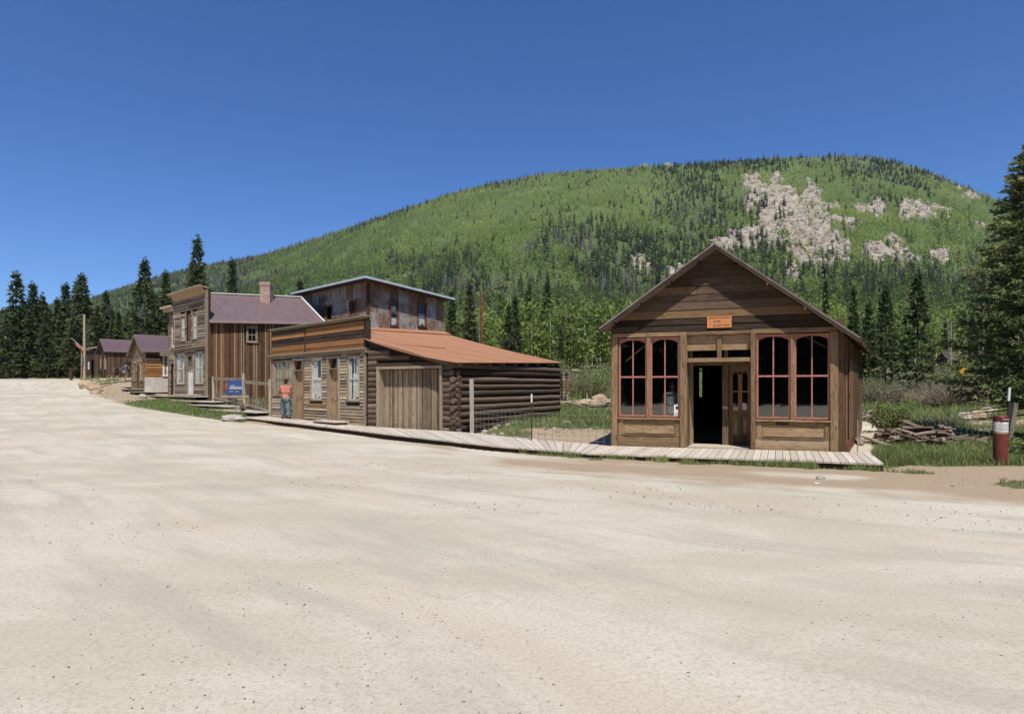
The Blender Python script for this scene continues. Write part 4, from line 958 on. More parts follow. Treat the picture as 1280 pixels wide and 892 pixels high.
# ================================================================== LOW HOUSE with false front
def low_house():
    A=(-10.84,28.9);B=(-5.30,23.3);fr=Fr(A,B);W=fr.w;S=fr.s_;e=empty('false_front_house',(*A,.3),'weathered clapboard house with orange striped false front, two doors and three windows','building')
    zb=.27;T=4.23
    wins=[(S(343.5),S(352.8),1.33,2.80),(S(354.2),S(364),1.33,2.80),(S(390.2),S(401.7),1.17,2.80),(S(436),S(448.6),1.17,2.80)]
    doors=[(S(368),S(379.3)),(S(411.5),S(423.7))]
    ops=[(w[0]-.12,w[1]+.12,w[2]-.08,w[3]+.12) for w in wins]+[(d[0]-.13,d[1]+.13,0,2.84) for d in doors]
    m=MB();clap(m,fr,.06,W-.12,zb,2.92,.12,ops,prou=.042,joint=3);m.obj('siding','clap_grey',e)
    k=MB();fr.box(k,.0,W-.25,zb-.3,T-.1,-.34,-.25);k.obj('wall','unlit_interior_wood',e)
    k=MB()
    for a,b in cut(0,W,1.5,1.6,ops): fr.box(k,a,b,zb-.3,T-.15,-.148,-.003)
    for o in ops[:4]: fr.box(k,o[0],o[1],zb-.3,o[2]+.01,-.148,-.004);fr.box(k,o[0],o[1],o[3]-.01,3.1,-.148,-.004)
    for o in ops[4:]: fr.box(k,o[0],o[1],2.83,3.1,-.148,-.004)
    k.obj('sheathing','unlit_interior_wood',e)
    k=MB();fr.box(k,-.02,.08,zb-.1,2.92,-.1,.05,'z');fr.box(k,W-.12,W-.01,zb-.1,2.95,-.1,.05,'z');k.obj('corner_boards','trim_grey',e)
    for i,w in enumerate(wins):
        tan=i<2
        window(fr,e,w[0],w[1],w[2],w[3],.0,'trim_grey' if tan else 'white_worn',.04,2,.5,'window_glass_pale',casing='trim_grey',cw=.06 if tan else .10,back='unlit_interior_wood',backn=-.13,
          cur=[(0,1,.02,.99,'curtain_tan')] if tan else ([(0.0,.35,.02,.95,'curtain'),(.5,1,.02,.55,'curtain')] if i==2 else [(.28,1,.02,.62,'curtain'),(.0,.16,.02,.9,'curtain'),(.62,1,.58,.95,'white_worn')]),prj=.02)
    for d in doors:
        q=MB();a,b=d
        fr.box(q,a-.10,a,zb-.05,2.80,-.2,.05,'z');fr.box(q,b,b+.10,zb-.05,2.80,-.2,.05,'z');fr.box(q,a-.11,b+.11,2.802,2.88,-.2,.06,'s');fr.box(q,a,b,2.36,2.42,-.2,.02,'s');fr.box(q,a,b,zb-.04,zb+.07,-.2,.07,'s')
        fo=q.obj('door_frame','trim_grey',e)
        q=MB();n=-.14
        fr.box(q,a,b,zb+.07,2.36,n-.04,n-.018,'z',.8)
        w=(b-a)
        for x0,x1,z0,z1,al in ((a,a+.14,zb+.07,2.36,'z'),(b-.14,b,zb+.07,2.36,'z'),(a+.14,b-.14,zb+.07,zb+.3,'s'),(a+.14,b-.14,1.15,1.32,'s'),(a+.14,b-.14,2.2,2.36,'s'),((a+b)/2-.05,(a+b)/2+.05,zb+.3,2.2,'z')): fr.box(q,x0+.001,x1-.001,z0,z1,n-.018,n,al,random.uniform(.5,.95))
        do=q.obj('door','post_tan',e);q=MB();q.lump(fr.p(a+.08,1.2,n+.04),(.03,.03,.03),1,8,6,0);q.obj('knob','dark_iron',do)
        q=MB();fr.box(q,a,b,2.42,2.8,-.15,-.14);q.obj('transom_light','window_glass',fo)
    # cornice and false front
    k=MB();fr.box(k,-.1,W+.06,2.925,3.06,-.1,.09,'s',.3);fr.box(k,-.12,W+.08,3.062,3.10,-.1,.16,'s',.7);k.obj('cornice','trim_grey',e)
    zg=3.10;sp=S(382)
    rows=[(3.10,3.26,'o',.1),(3.26,3.50,'o',.4),(3.50,3.64,'g',.2),(3.64,3.78,'g',.15),(3.78,3.98,'o',.6),(3.98,4.10,'g',.4),(4.10,T,'g',.3)]
    for mt,ky in (('orange_board','o'),('gable_dark','g')):
        k=MB()
        for z0,z1,c,t in rows:
            for a,b in ((.02,sp-.03),(sp+.03,W-.02)):
                cc=c
                if a>1 and z0==3.98: cc='o'
                if cc==ky:
                    j=random.uniform(-.015,.015);fr.tilt(k,a,b,z0+.003+j*0,z1-.006,-.05,.03,.012,t+random.uniform(-.1,.2))
        k.obj('false_front_boards',mt,e,'orange stained boards of the false front' if ky=='o' else 'dark grey boards of the false front')
    k=MB();fr.box(k,sp-.04,sp+.04,3.10,T-.02,0,.045,'z',.3);fr.box(k,W-.12,W+.02,2.9,T+.02,-.12,.04,'z',.2);k.obj('battens','gable_dark',e)
    k=MB();fr.box(k,-.12,W+.1,T,T+.045,-.16,.14,'s',.3);fr.box(k,-.08,W+.06,T-.07,T-.003,-.04,.07,'s',.2);k.obj('cap_board','trim_grey',e)
    k=MB();
    for a,b in ((S(384.5),S(409)),): fr.box(k,a,b,.92,1.02,-.04,.055,'s',.6)
    k.obj('patch_board','orange_board',e,'bright orange repair board under the middle window')
    # body behind with flat hidden roof and left wall
    bk=Vector((.70,.71));P0=Vector(A);P1=Vector(B);fL=Fr(P0+bk*7,P0);k=MB();vboards(k,fL,0,7,lambda s:0,lambda s:3.2,.2,n0=-.03);k.obj('side_wall','store_grey',e)
    k=MB();sheet(k,(*(P0-fr.n*.1),3.35),(*(P1-fr.n*.1-fr.d*.15),3.35),(*(P0+bk*7),2.9),(*(P1+bk*4-fr.d*.3),3.3),8,6,.05);k.obj('roof','rust_roof',e)
    # step at the second door
    st=empty('door_step',fr.p(S(409),.3,.6),'low wooden step in front of the second house door','step')
    k=MB();a,b=S(400,.4),S(426,.5)
    for i in range(4): fr.box(k,a,b,.355,.395,.16+i*.15,.16+i*.15+.145,'s')
    k.obj('tread','deck',st);k=MB();fr.box(k,a+.03,b-.05,.24,.354,.2,.7,'s');k.obj('riser','deck_under',st)
low_house()
# ================================================================== LOG GARAGE
ROOF_A=(-5.45,23.15);ROOF_B=(-1.72,21.05)
def garage():
    A=(-5.25,23.2);B=(-1.86,21.3);C=(2.06,27.5);fr=Fr(A,B);W=fr.w;S=fr.s_;e=empty('log_garage',(*A,.2),'dark log garage with plank doors under a rust red metal roof','building')
    ln=Fr(B,C);zA,zB,zC=3.30,2.46,2.66
    zt=lambda s: zA+(zB-zA)*s/W
    d0,d1=S(475),S(550.5);dz0,dz1=.22,2.27
    m=MB();z=.12;r=.105
    while z<3.2:
        # row of logs on the front
        ops=[(d0-.17,d1+.12,0,2.50)]
        for a,b in cut(.05,W+.0,z,z+.2,ops):
            if b>W-.1:b=W+.12*random.uniform(.0,1)
            smax=(zA-(z+.27))/(zA-zB)*W
            if smax<W:
                if smax-a<.3: continue
                b=min(b,smax)
            q=r*random.uniform(.9,1.12);m.cyl(fr.p(a,z+.1+random.uniform(-.01,.01),-.08),fr.p(b,z+.1+random.uniform(-.01,.01),-.08),q,q*random.uniform(.9,1.05),10,5,.008,random.uniform(.3,1))
        z+=.192
    m.obj('front_logs','log_dark',e)
    m=MB();z=.22;Ls=ln.w;zs2=lambda s:zB+(zC-zB)*s/Ls
    while z<zB-.02:
        q=.100*random.uniform(.85,1.15);base=.10;zz0=z+.03;m.cyl(ln.p(-.10+random.uniform(-.06,.05),zz0+.0,-.08),ln.p(Ls+.05,zz0+base*(1-(z-.2)/2.4)+random.uniform(-.02,.02),-.08),q,q*random.uniform(.85,1.05),12,9,.012,random.uniform(.0,.9))
        z+=.238
    m.obj('side_logs','log_dark',e)
    k=MB();fr.box(k,0,d0-.02,-.1,zB-.05,-.17,-.11);fr.box(k,d1+.02,W,-.1,zB-.05,-.17,-.11);fr.poly(k,[(0,zB-.05),(W,zB-.051),(W,zB-.05),(0,zA-.05)],-.17,-.11);fr.box(k,d0-.02,d1+.02,dz1+.02,zB-.052,-.17,-.11);fr.box(k,0,W,-.1,zB,-.5,-.42);k.obj('chinking','unlit_interior_wood',e)
    k=MB();ln.poly(k,[(0,-.1),(Ls,.0),(Ls,zC-.05),(0,zB-.05)],-.20,-.13);k.obj('chinking','unlit_interior_wood',e)
    D=Vector((-2.9,32.6));bk=Fr(C,D);k=MB();vboards(k,bk,0,bk.w,lambda s:0,lambda s:zC-.1+(4.2-zC)*s/bk.w,.25);k.obj('back_wall','cabin_dark',e)
    # frame and plank door
    q=MB();fr.box(q,d0-.12,d0,.1,dz1+.03,-.3,.06,'z',.6);fr.box(q,d1,d1+.09,.1,dz1+.03,-.3,.06,'z',.5);fr.box(q,d0-.13,d1+.10,dz1+.032,dz1+.13,-.2,.07,'s',.5);fo=q.obj('door_frame','trim_grey',e)
    q=MB();vboards(q,fr,d0+.01,d1-.01,lambda s:.17,lambda s:dz1+.01,.15,n0=-.28,th=.03,jit=.012,tr=(.15,.95),bat=.03);q.obj('plank_door','garage_door',e)
    q=MB();fr.box(q,d0-.15,d1+.12,dz1+.15,dz1+.25,-.1,.05,'s',.1);q.obj('header','log_dark',e)
    # rake board and rust roof
    P=lambda px,py,Y:Vector((ray(px,Y),Y,zz(py,Y)))
    a=P(455.5,423,23.1);b=P(571,452.5,20.95);c=P(703,453,27.7);d=P(562,418.5,33);e0=P(459,412.5,29.2)
    r1=MB();sheet(r1,b,c,a,e0,0+170,10,.02,.008,.085,0);  # first patch b-c eave to a-e0
    r1=MB();n=150
    # ruled surface: eave b->c, upper line a->(e0)->d
    def up(t):
        t1=.52
        return a.lerp(e0,t/t1) if t<t1 else e0.lerp(d,(t-t1)/(1-t1))
    rows=10;vs=[];uv=[]
    for lay in(0,1):
        for j in range(rows+1):
            for i in range(n+1):
                t=i/n;v=j/rows;p=b.lerp(c,t).lerp(up(t),v);p=p+Vector((0,0,.011*math.sin(i*2*math.pi/2.5)-(.03 if lay else 0)-.10*math.sin(math.pi*v)*(1-t*.4)))
                vs.append(p);uv.append((t*8.5,v*5+t*0))
    N0=(n+1)*(rows+1);fs=[]
    for j in range(rows):
        for i in range(n):
            q0=j*(n+1)+i;fs+=[(q0,q0+1,q0+n+2,q0+n+1),(N0+q0,N0+q0+n+1,N0+q0+n+2,N0+q0+1)]
    for i in range(n): 
        for j in (0,rows): q0=j*(n+1)+i;fs.append((q0,q0+N0,q0+N0+1,q0+1))
    for j in range(rows):
        for i in (0,n): q0=j*(n+1)+i;fs.append((q0,q0+n+1,q0+n+1+N0,q0+N0))
    r1.add(vs,fs,uv,.5,True);r1.obj('roof','rust_roof',e)
    # upper strip with lap line
    P1=P(461,408.8,31.5);Q1=P(556,414,35)
    k=MB();sheet(k,e0+Vector((0,-.1,.03)),d+Vector((.1,-.1,.03)),P1,Q1,90,2,.03,.008,.085);k.obj('roof_upper_strip','rust_roof',e)
    k=MB();P2=Vector((-8.0,40,P1.z-.1));Q2=Vector((-3.6,41,Q1.z-.1));sheet(k,P1+Vector((0,.02,-.03)),Q1+Vector((0,.02,-.03)),P2,Q2,30,2,.03);k.obj('roof_rear','rust_roof',e)
    f3=Fr(Vector((d.x-.1,d.y)),Vector((Q2.x,Q2.y)));k=MB();vboards(k,f3,0,f3.w,lambda s:0,lambda s:4.3,.25);k.obj('rear_wall','cabin_dark',e)
    k=MB();k.bar(a+Vector((.1,.03,-.10)),b+Vector((-.25,.18,-.08)),.04,.10,tint=.2);k.obj('rake_board','gable_dark',e)
    k=MB()
    for i in range(9):
        t=.04+i*.115;p=b.lerp(c,t)+Vector((-.02,.02,-.09));q=b.lerp(c,t).lerp(up(t),.25)+Vector((0,0,-.12));k.cyl(p,q,.05,.05,8,1,tint=.8)
    k.obj('rafter_tails','log_dark',e)
    # foundation stones
    for i in range(15):
        s=.6+i*.45+random.uniform(-.1,.1);x,y,_=ln.p(s,0,.12+random.uniform(-.02,.1));k=MB();k.lump((x,y,H(x,y)+.03),(random.uniform(.08,.17),random.uniform(.07,.12),random.uniform(.05,.1)),i,8,5,.2);tag(k.obj('stone','foundation'),'pale fieldstone lying along the foot of the log side wall','stone','stones along the foot of the garage wall')
garage()
# thin pipe
x=ray(602,38);k=MB();k.cyl((x,38,H(x,38)-.1),(x,38,zz(368,38)),.085,.085,12,6,.004);sp_=k.obj('stove_pipe','rust_pipe');tag(sp_,'tall thin rusty pipe standing up behind the rust red roof','pipe')
k=MB();k.cyl((x-.12,38.0,1),(x-.12,38.0,zz(385,38)),.02,.02,6);k.obj('conduit','galv',sp_)
# ================================================================== TWO STOREY STORE
def store():
    A=(-25.1*1.0,46.7);B=(-19.8,41.5);fr=Fr(A,B);W=fr.w;S=fr.s_;e=empty('store_building',(*B,1.1),'two storey clapboard false front store with a plum coloured metal roof','building')
    sm=S(218.3);zb=1.05;T=8.22
    up=[(S(227),S(231.6),4.95,6.7),(S(242),S(246.4),4.95,6.7)]
    bo=(S(234.2),S(238.6),4.95,6.75)
    lo=[(S(221),S(231),1.95,4.05),(S(245),S(254),1.95,4.05)];dr=(S(234.4),S(242),1.15,2.95)
    ops=[(w[0]-.12,w[1]+.12,w[2]-.08,w[3]+.1) for w in up+lo+[bo]]+[(dr[0]-.15,dr[1]+.15,0,4.05)]
    m=MB();clap(m,fr,sm+.1,W-.14,zb,7.35,.16,ops,prou=.06,joint=4);m.obj('siding','store_grey',e)
    k=MB();fr.box(k,sm,W,zb-.5,T-.1,-.25,-.15);k.obj('wall','unlit_interior_wood',e)
    k=MB();clap(k,fr,sm+.1,W-.14,7.35,T-.02,.14,[],n0=.0,prou=.03);k.obj('parapet_boards','store_grey',e)
    # projecting soffit cornice
    k=MB();o=.5;vs=[fr.p(sm-.15,T-.10,-.1),fr.p(W+.08,T-.10,-.1),fr.p(W+.08,T+.02,o),fr.p(sm-.15,T+.02,o)]
    vs+=[(x,y,z+.07) for x,y,z in vs];k.add(vs,[(3,2,1,0),(4,5,6,7),(0,1,5,4),(1,2,6,5),(2,3,7,6),(3,0,4,7)],[(0,0),(7,0),(7,.8),(0,.8)]*2,.7);k.obj('cornice','trim_grey',e)
    k=MB();vs=[fr.p(sm-.02,7.80,.03),fr.p(W,7.80,.03),fr.p(W,T-.02,.3),fr.p(sm-.02,T-.02,.3)];vs+=[fr.p(sm-.02,7.78,.0),fr.p(W,7.78,.0),fr.p(W,T-.02,.26),fr.p(sm-.02,T-.02,.26)]
    k.add(vs,[(0,1,2,3),(7,6,5,4),(0,4,5,1),(2,6,7,3),(0,3,7,4),(1,5,6,2)],[(0,0),(7,0),(7,.8),(0,.8)]*2,.95);k.obj('cove_board','post_tan',e,'pale sloping board under the cornice')
    k=MB();fr.box(k,sm,sm+.13,zb-.1,7.6,-.1,.06,'z');fr.box(k,W-.14,W+.02,zb-.1,T,-.1,.06,'z');k.obj('corner_boards','trim_grey',e)
    k=MB();fr.box(k,sm,W,4.18,4.36,-.05,.10,'s',.3);fr.box(k,sm-.02,W+.02,4.37,4.43,-.05,.22,'s',.6);k.obj('mid_cornice','trim_grey',e)
    for i,w in enumerate(up+lo):
        window(fr,e,w[0],w[1],w[2],w[3],0,'white_worn',.06,2 if i<2 else 4,.5,'window_glass_pale',casing='trim_grey',cw=.09,back='unlit_interior_wood',backn=-.13,cur=[(0,.8,.05,.9,'curtain')] if i<2 else [(0,.35,.02,.95,'curtain'),(.6,1,.02,.7,'curtain')],sash=.06)
    k=MB();vboards(k,fr,bo[0],bo[1],lambda s:bo[2],lambda s:bo[3],.14,n0=-.05);k.obj('boarded_window','batten_brown',e,'narrow boarded opening between the upper windows')
    q=MB();a,b=dr[:2]
    fr.box(q,a-.12,a,zb,4.0,-.15,.05,'z');fr.box(q,b,b+.12,zb,4.0,-.15,.05,'z');fr.box(q,a,b,2.96,3.1,-.15,.03,'s');fr.box(q,a,b,3.85,4.0,-.15,.03,'s');fr.box(q,a,b,3.1,3.5,-.15,-.02,'s');fo=q.obj('door_frame','store_grey',e)
    q=MB();fr.box(q,a,b,3.5,3.85,-.12,-.11);q.obj('transom_light','window_glass',fo)
    q=MB();fr.box(q,a+.02,b-.02,zb+.1,2.95,-.10,-.05,'z');do=q.obj('door','white_paint',e,'plain bright white door')
    q=MB()
    for zz_ in (2.25,2.1,1.95,1.75): fr.box(q,(a+b)/2-.03,(a+b)/2+.04,zz_,zz_+.07,-.05,-.044)
    q.obj('door_marks','ink_dark',do)
    for w in lo:
        k=MB();fr.box(k,w[0]-.02,w[1]+.02,1.4,1.7,-.03,.012,'s',.1);k.obj('vent_panel','gable_dark',e)
    # narrow bay on the left
    k=MB();o2=[(S(212.6),S(216.6),4.6,6.9),(S(212.3),S(217),0,3.2)]
    clap(k,fr,S(209.5),sm-.02,zb,7.15,.16,[(q[0]-.1,q[1]+.1,q[2]-.05,q[3]+.1) for q in o2],n0=-.12,prou=.04);k.obj('bay_siding','store_grey',e)
    k=MB();fr.box(k,S(209),sm,zb-.5,7.2,-.4,-.3);fr.box(k,S(209),S(210),zb,7.2,-.3,-.06,'z');k.obj('bay_wall','unlit_interior_wood',e)
    k=MB();fr.box(k,S(207.5),sm+.02,7.2,7.4,-.3,.2,'s');fr.box(k,S(206.5),sm+.03,7.42,7.55,-.3,.38,'s');k.obj('bay_cornice','trim_grey',e)
    window(fr,e,*o2[0],-.12,'white_paint',.09,1,.5,'window_glass',casing='trim_grey',cw=.08,back='unlit_interior_wood',backn=-.14)
    k=MB();fr.box(k,o2[1][0],o2[1][1],zb,3.2,-.24,-.18,'z');k.obj('bay_door','batten_brown',e);
    # side wall and roof
    C=(-13.25,45.5);sw=Fr((-19.75,41.55),C);zt=6.05;L0_=sw.w+7
    wp=[(sw.s_(309.5),sw.s_(320.5),4.75,5.7)]
    k=MB();vboards(k,sw,.0,sw.w,lambda s:.5,lambda s:zt,.155,[(wp[0][0]-.1,wp[0][1]+.1,wp[0][2]-.1,wp[0][3]+.1)],jit=.05,tr=(.0,.88),bat=.045);k.obj('side_wall','batten_brown',e,'brown board and batten side wall')
    k=MB();sw.box(k,0,sw.w,.5,zt,-.12,-.03);k.obj('side_backing','unlit_interior_wood',e)
    window(sw,e,*wp[0],.03,'trim_grey',.06,2,.5,'window_glass',casing='trim_grey',cw=.08,back='black_void',backn=-.07)
    P=lambda px,py,Y:Vector((ray(px,Y),Y,zz(py,Y)))
    a=P(261.5,403,41.2);b=P(408.5,405.5,45.3);c=P(258,367,45.6);d=P(376.5,372,48.6)
    k=MB();sheet(k,a,b,c,d,150,8,.03,.006,.11);k.obj('roof','purple_roof',e,'plum coloured metal roof slope')
    k=MB();sheet(k,c+Vector((0,.02,-.01)),d+Vector((0,.02,-.01)),c+Vector((-4,5,-2.9)),d+Vector((-4,5,-2.9)),20,4,.03);k.obj('rear_roof','purple_roof',e)
    k=MB();k.bar(c+Vector((0,-.03,.05)),d+Vector((.05,-.03,.05)),.25,.07);k.bar(b+Vector((0,-.02,.05)),d+Vector((0,-.02,.05)),.12,.05);k.obj('flashing','white_paint',e,'bright white metal ridge and edge flashing')
    fb=Fr(C,(-17,52));k=MB();vboards(k,fb,0,fb.w,lambda s:.5,lambda s:6.0,.3);k.obj('rear_wall','batten_brown',e)
    f2=Fr((A[0]+5.6,A[1]+5.7),A);k=MB();vboards(k,f2,0,f2.w,lambda s:.5,lambda s:7.2,.3);k.obj('left_wall','store_grey',e)
    # chimney
    q=.45;cp=a.lerp(b,.5).lerp(c.lerp(d,.62),.72);cx=ray(333,46.6);cy=46.6;z0=zz(382,46.6)-1.0;z1=zz(353,46.6);ch=Fr((cx-.36,cy-.3),(cx+.36,cy-.3));k=MB();ch.box(k,0,.72,z0,z1-.25,-.72,0,tint=.5);ch.box(k,-.03,.75,z1-.248,z1,-.75,.03,tint=.5);k.obj('chimney','chimney_brick',e,'square brick chimney with a corbelled top')
    # wooden step at the store door
    st=empty('door_step',fr.p(S(232),1.1,.6),'low wooden step at the white store door','step');k=MB();a_,b_=S(221,.5),S(243,.5)
    for i in range(3): fr.box(k,a_,b_,1.20,1.25,.1+i*.22,.1+i*.22+.21,'s')
    k.obj('tread','deck',st);k=MB();fr.box(k,a_+.1,b_-.1,1.05,1.198,.15,.7);k.obj('riser','deck_under',st)
store()
# ================================================================== METAL CLAD HOUSE
def metal_house():
    A=(-16.7,50.5);B=(-9.9,44);C=(-5.35,50);f1=Fr(A,B);f2=Fr(B,C);e=empty('metal_clad_house',(*B,1.1),'two storey house clad in rusty patched metal with a pale blue edged roof','building')
    T=9.0;TA=8.95;TC=8.5;P=lambda s:0
    w1=[(f1.s_(408.6),f1.s_(414.8),5.6,f1.sz(411,383)[1]),(f1.s_(437.8),f1.s_(444.8),5.9,f1.sz(441,376.5)[1])]
    w2=[(f2.s_(488.5),f2.s_(496.5),f2.sz(492,407)[1],f2.sz(492,376.5)[1]),(f2.s_(523),f2.s_(531.8),f2.sz(527,407.5)[1],f2.sz(527,379)[1])]
    def clad(fr,ops,zt):
        m=MB();s=0
        while s<fr.w-.01:
            x=min(s+.95,fr.w)
            for z0 in np.arange(.6,9,1.05):
                z1=min(z0+1.05,zt((s+x)/2))
                if z1<=z0:continue
                for a,b in cut(s,x,z0,z1,[(o[0],o[1],-9,99) for o in ops if o[3]>z0 and o[2]<z1]):
                    fr.box(m,a+.0,b-.0,z0,z1-.001,-.02,random.uniform(.0,.012),'s',random.uniform(.25,.75))
                for o in ops:
                    a=max(s,o[0]);b=min(x,o[1])
                    if b>a:
                        if o[2]>z0 and o[2]<z1+.0: fr.box(m,a,b,z0,min(o[2],z1),-.02,.004)
                        if o[3]<z1 and o[3]>z0: fr.box(m,a,b,max(o[3],z0),z1,-.02,.004)
            s=x
        m.obj('wall','patch_metal',e)
    g1=lambda s:TA+(T-TA)*s/f1.w;g2=lambda s:T+(TC-T)*s/f2.w
    clad(f1,[(a-.1,b+.1,c-.1,d+.1) for a,b,c,d in w1],g1);clad(f2,[(a-.1,b+.1,c-.1,d+.1) for a,b,c,d in w2],g2)
    for fr,ws in((f1,w1),(f2,w2)):
        for i,w in enumerate(ws): window(fr,e,*w,.01,'dark_iron' if 0 else 'rust_pipe',.05,1,.5,'window_glass_pale',casing='rust_pipe',cw=.1,back='black_void',backn=-.10,
            cur=[(0,1,.55,.8,'white_paint'),(0,1,.04,.32,'white_paint')] if (i==0 and fr is f2) else [(0,1,.05,.55,'white_paint')])
    k=MB();f1.box(k,f1.w-.12,f1.w+.01,.8,T-.1,.01,.06,'z',.2);f2.box(k,-.01,.12,.8,T-.1,.012,.065,'z',.2);k.obj('corner_board','gable_brown',e)
    # faded lettering
    for i,(t,s) in enumerate((('& CO.',.42),)): text_mesh('faded_lettering',t,.55,'gable_dark',f1,f1.s_(405),f1.sz(405,374)[1],.028,e)
    # roof
    o=.75;n1=f1.n*o;n2=f2.n*o
    def isec():
        # corner of offset walls
        p=Vector(B)+f1.n*o;q=Vector(B)+f2.n*o;d1=f1.d;d2=f2.d
        t=((q.x-p.x)*d2.y-(q.y-p.y)*d2.x)/(d1.x*d2.y-d1.y*d2.x);return p+d1*t
    c0=isec();aL=Vector(A)+f1.n*o-f1.d*.1;cR=Vector(C)+f2.n*o+f2.d*.5;bk=Vector(A)+(Vector(C)-Vector(B))
    k=MB();sheet(k,(*c0,T+.13),(*cR,TC+.12),(*aL,TA+.11),(*(bk+f2.d*.5),TA-.3),12,12,.10);k.obj('roof','cabin_dark',e,'brown board soffit of the overhanging roof')
    k=MB()
    k.bar((*c0,T+.11),(*cR,TC+.10),.07,.15);k.bar((*c0,T+.112),(*aL,TA+.092),.07,.15);k.obj('roof_edge','fascia_pale',e,'pale blue metal roof edge')
    k=MB();sheet(k,(*(c0),T+.155),(*cR,TC+.145),(*aL,TA+.135),(*(bk+f2.d*.5),TA-.27),4,4,.02);k.obj('roof_top','fascia_pale',e)
    for P0,P1 in ((C,bk),(bk,A)):
        f=Fr(P0,P1);k=MB();f.box(k,0,f.w,.5,8.3,-.1,0,tint=.5);k.obj('rear_wall','patch_metal',e)
metal_house()
# ================================================================== CABINS far up the street
def cabin(A,B,sidelen,zb,ze,pk,label,gmat,smat,roofm,door=True,oh=.35,horizontal=False):
    fr=Fr(A,B);W=fr.w;e=empty('cabin',(*B,zb),label,'cabin');bk=Vector((-fr.n.x,-fr.n.y));m=MB()
    h=W/2;top=lambda s:ze+(pk-ze)*(1-abs(s-h)/h)
    ops=[(h-.5,h+.5,0,zb+2.2),(h+1.1,h+1.9,zb+.9,zb+2.3),(h-1.9,h-1.1,zb+.9,zb+2.3)] if W>5 else [(h-.5,h+.5,0,zb+2.2)]
    if horizontal:
        def lim(z,zt):
            if zt<=ze: return 0,W
            q=(zt-ze)/(pk-ze)*h;return q,W-q
        clap(m,fr,0,W,zb-.3,pk-.05,.17,ops,prou=.04,lim=lim)
    else: vboards(m,fr,0,W,lambda s:zb-.3,top,.24,ops,bat=.04)
    m.obj('gable_wall',gmat,e)
    k=MB();fr.poly(k,[(0,zb-.3),(W,zb-.3),(W,ze),(h,pk),(0,ze)],-.14,-.08);k.obj('lining','unlit_interior_wood',e)
    q=MB();fr.box(q,h-.5,h+.5,zb,zb+2.2,-.07,-.03,'z');q.obj('door','batten_brown',e)
    for o in ops[1:]: window(fr,e,*o,0,'trim_grey',.07,2,.5,'window_glass',casing='trim_grey',cw=.08,back='unlit_interior_wood',backn=-.07)
    sw=Fr(B,Vector(B)+bk*sidelen)
    P=lambda s,z,q: (*(Vector(A)+fr.d*s+fr.n*q),z)
    dz=(pk-ze)/h*.3
    for a in(0,1):
        k=MB();s0=-.3 if a==0 else W+.3
        sheet(k,P(s0,ze-dz+.08,oh),P(s0,ze-dz+.08,-sidelen-.3),P(h,pk+.08,oh),P(h,pk+.08,-sidelen-.3),60,4,.05,.006,.12);k.obj('roof',roofm,e)
    k=MB()
    for s0 in(-.3,W+.3): k.bar(P(s0,ze-dz-.02,oh-.03),P(h,pk-.02,oh-.03),.05,.14,tint=.8)
    k.obj('barge_board',smat,e)
    return e,fr,sw
e,fr,sw=cabin((-32.7,55),(-28.6,50),6,1.45,4.55,6.0,'small tan cabin with orange log side and plum roof','cabin_tan','cabin_tan','cabin_roof',horizontal=True)
k=MB();clap(k,sw,0,5.8,2.45,3.65,.2,[],prou=.05);k.obj('side_lower_logs','orange_board',e,'orange stained boards of the side wall')
k=MB();clap(k,sw,0,5.8,3.65,4.55,.2,[],prou=.05);k.obj('side_upper_logs','cabin_dark',e)
k=MB();sw.box(k,0,5.8,1.2,4.5,-.1,-.02);k.obj('side_lining','unlit_interior_wood',e)
k=MB();vboards(k,sw,-.1,5.8,lambda s:1.1,lambda s:2.5,.6,n0=.05,th=.02,jit=.01);k.obj('metal_skirt','skirt_metal',e,'pale corrugated metal skirt along the side wall')
s0=sw.s_(204.8);window(sw,e,s0,sw.s_(209.2),2.65,4.2,.06,'white_paint',.08,1,.5,'window_glass',casing='white_paint',cw=.09,back='unlit_interior_wood',backn=-.08)
k=MB();sw.box(k,sw.s_(209.8),sw.s_(212),2.5,4.3,.05,.09,'z');k.obj('white_board','white_paint',e)
k=MB();sw.box(k,sw.s_(199),5.8,4.2,4.5,.05,.5,'s');k.obj('porch_beam','trim_grey',e)
e,fr,sw=cabin((-45.15,70),(-41.7,66),7,2.8,5.5,6.85,'dark brown board cabin with plum roof far up the street','cabin_dark','cabin_dark','cabin_roof')
k=MB();vboards(k,sw,0,7,lambda s:2.3,lambda s:5.5,.28,[(1.6,2.6,3.3,4.4)],tr=(.1,1),bat=.06);k.obj('side_wall','cabin_dark',e)
k=MB();sw.box(k,0,7,2.3,5.4,-.1,-.02);k.obj('side_lining','unlit_interior_wood',e)
k=MB();sw.box(k,4.2,6.2,4.4,5.0,.35,.5,'s',.7);sw.box(k,4.4,6.2,2.6,4.3,.2,.3,'z',.7);k.obj('porch_sign_board','orange_board',e,'tan boards of the small lean-to beside the cabin')
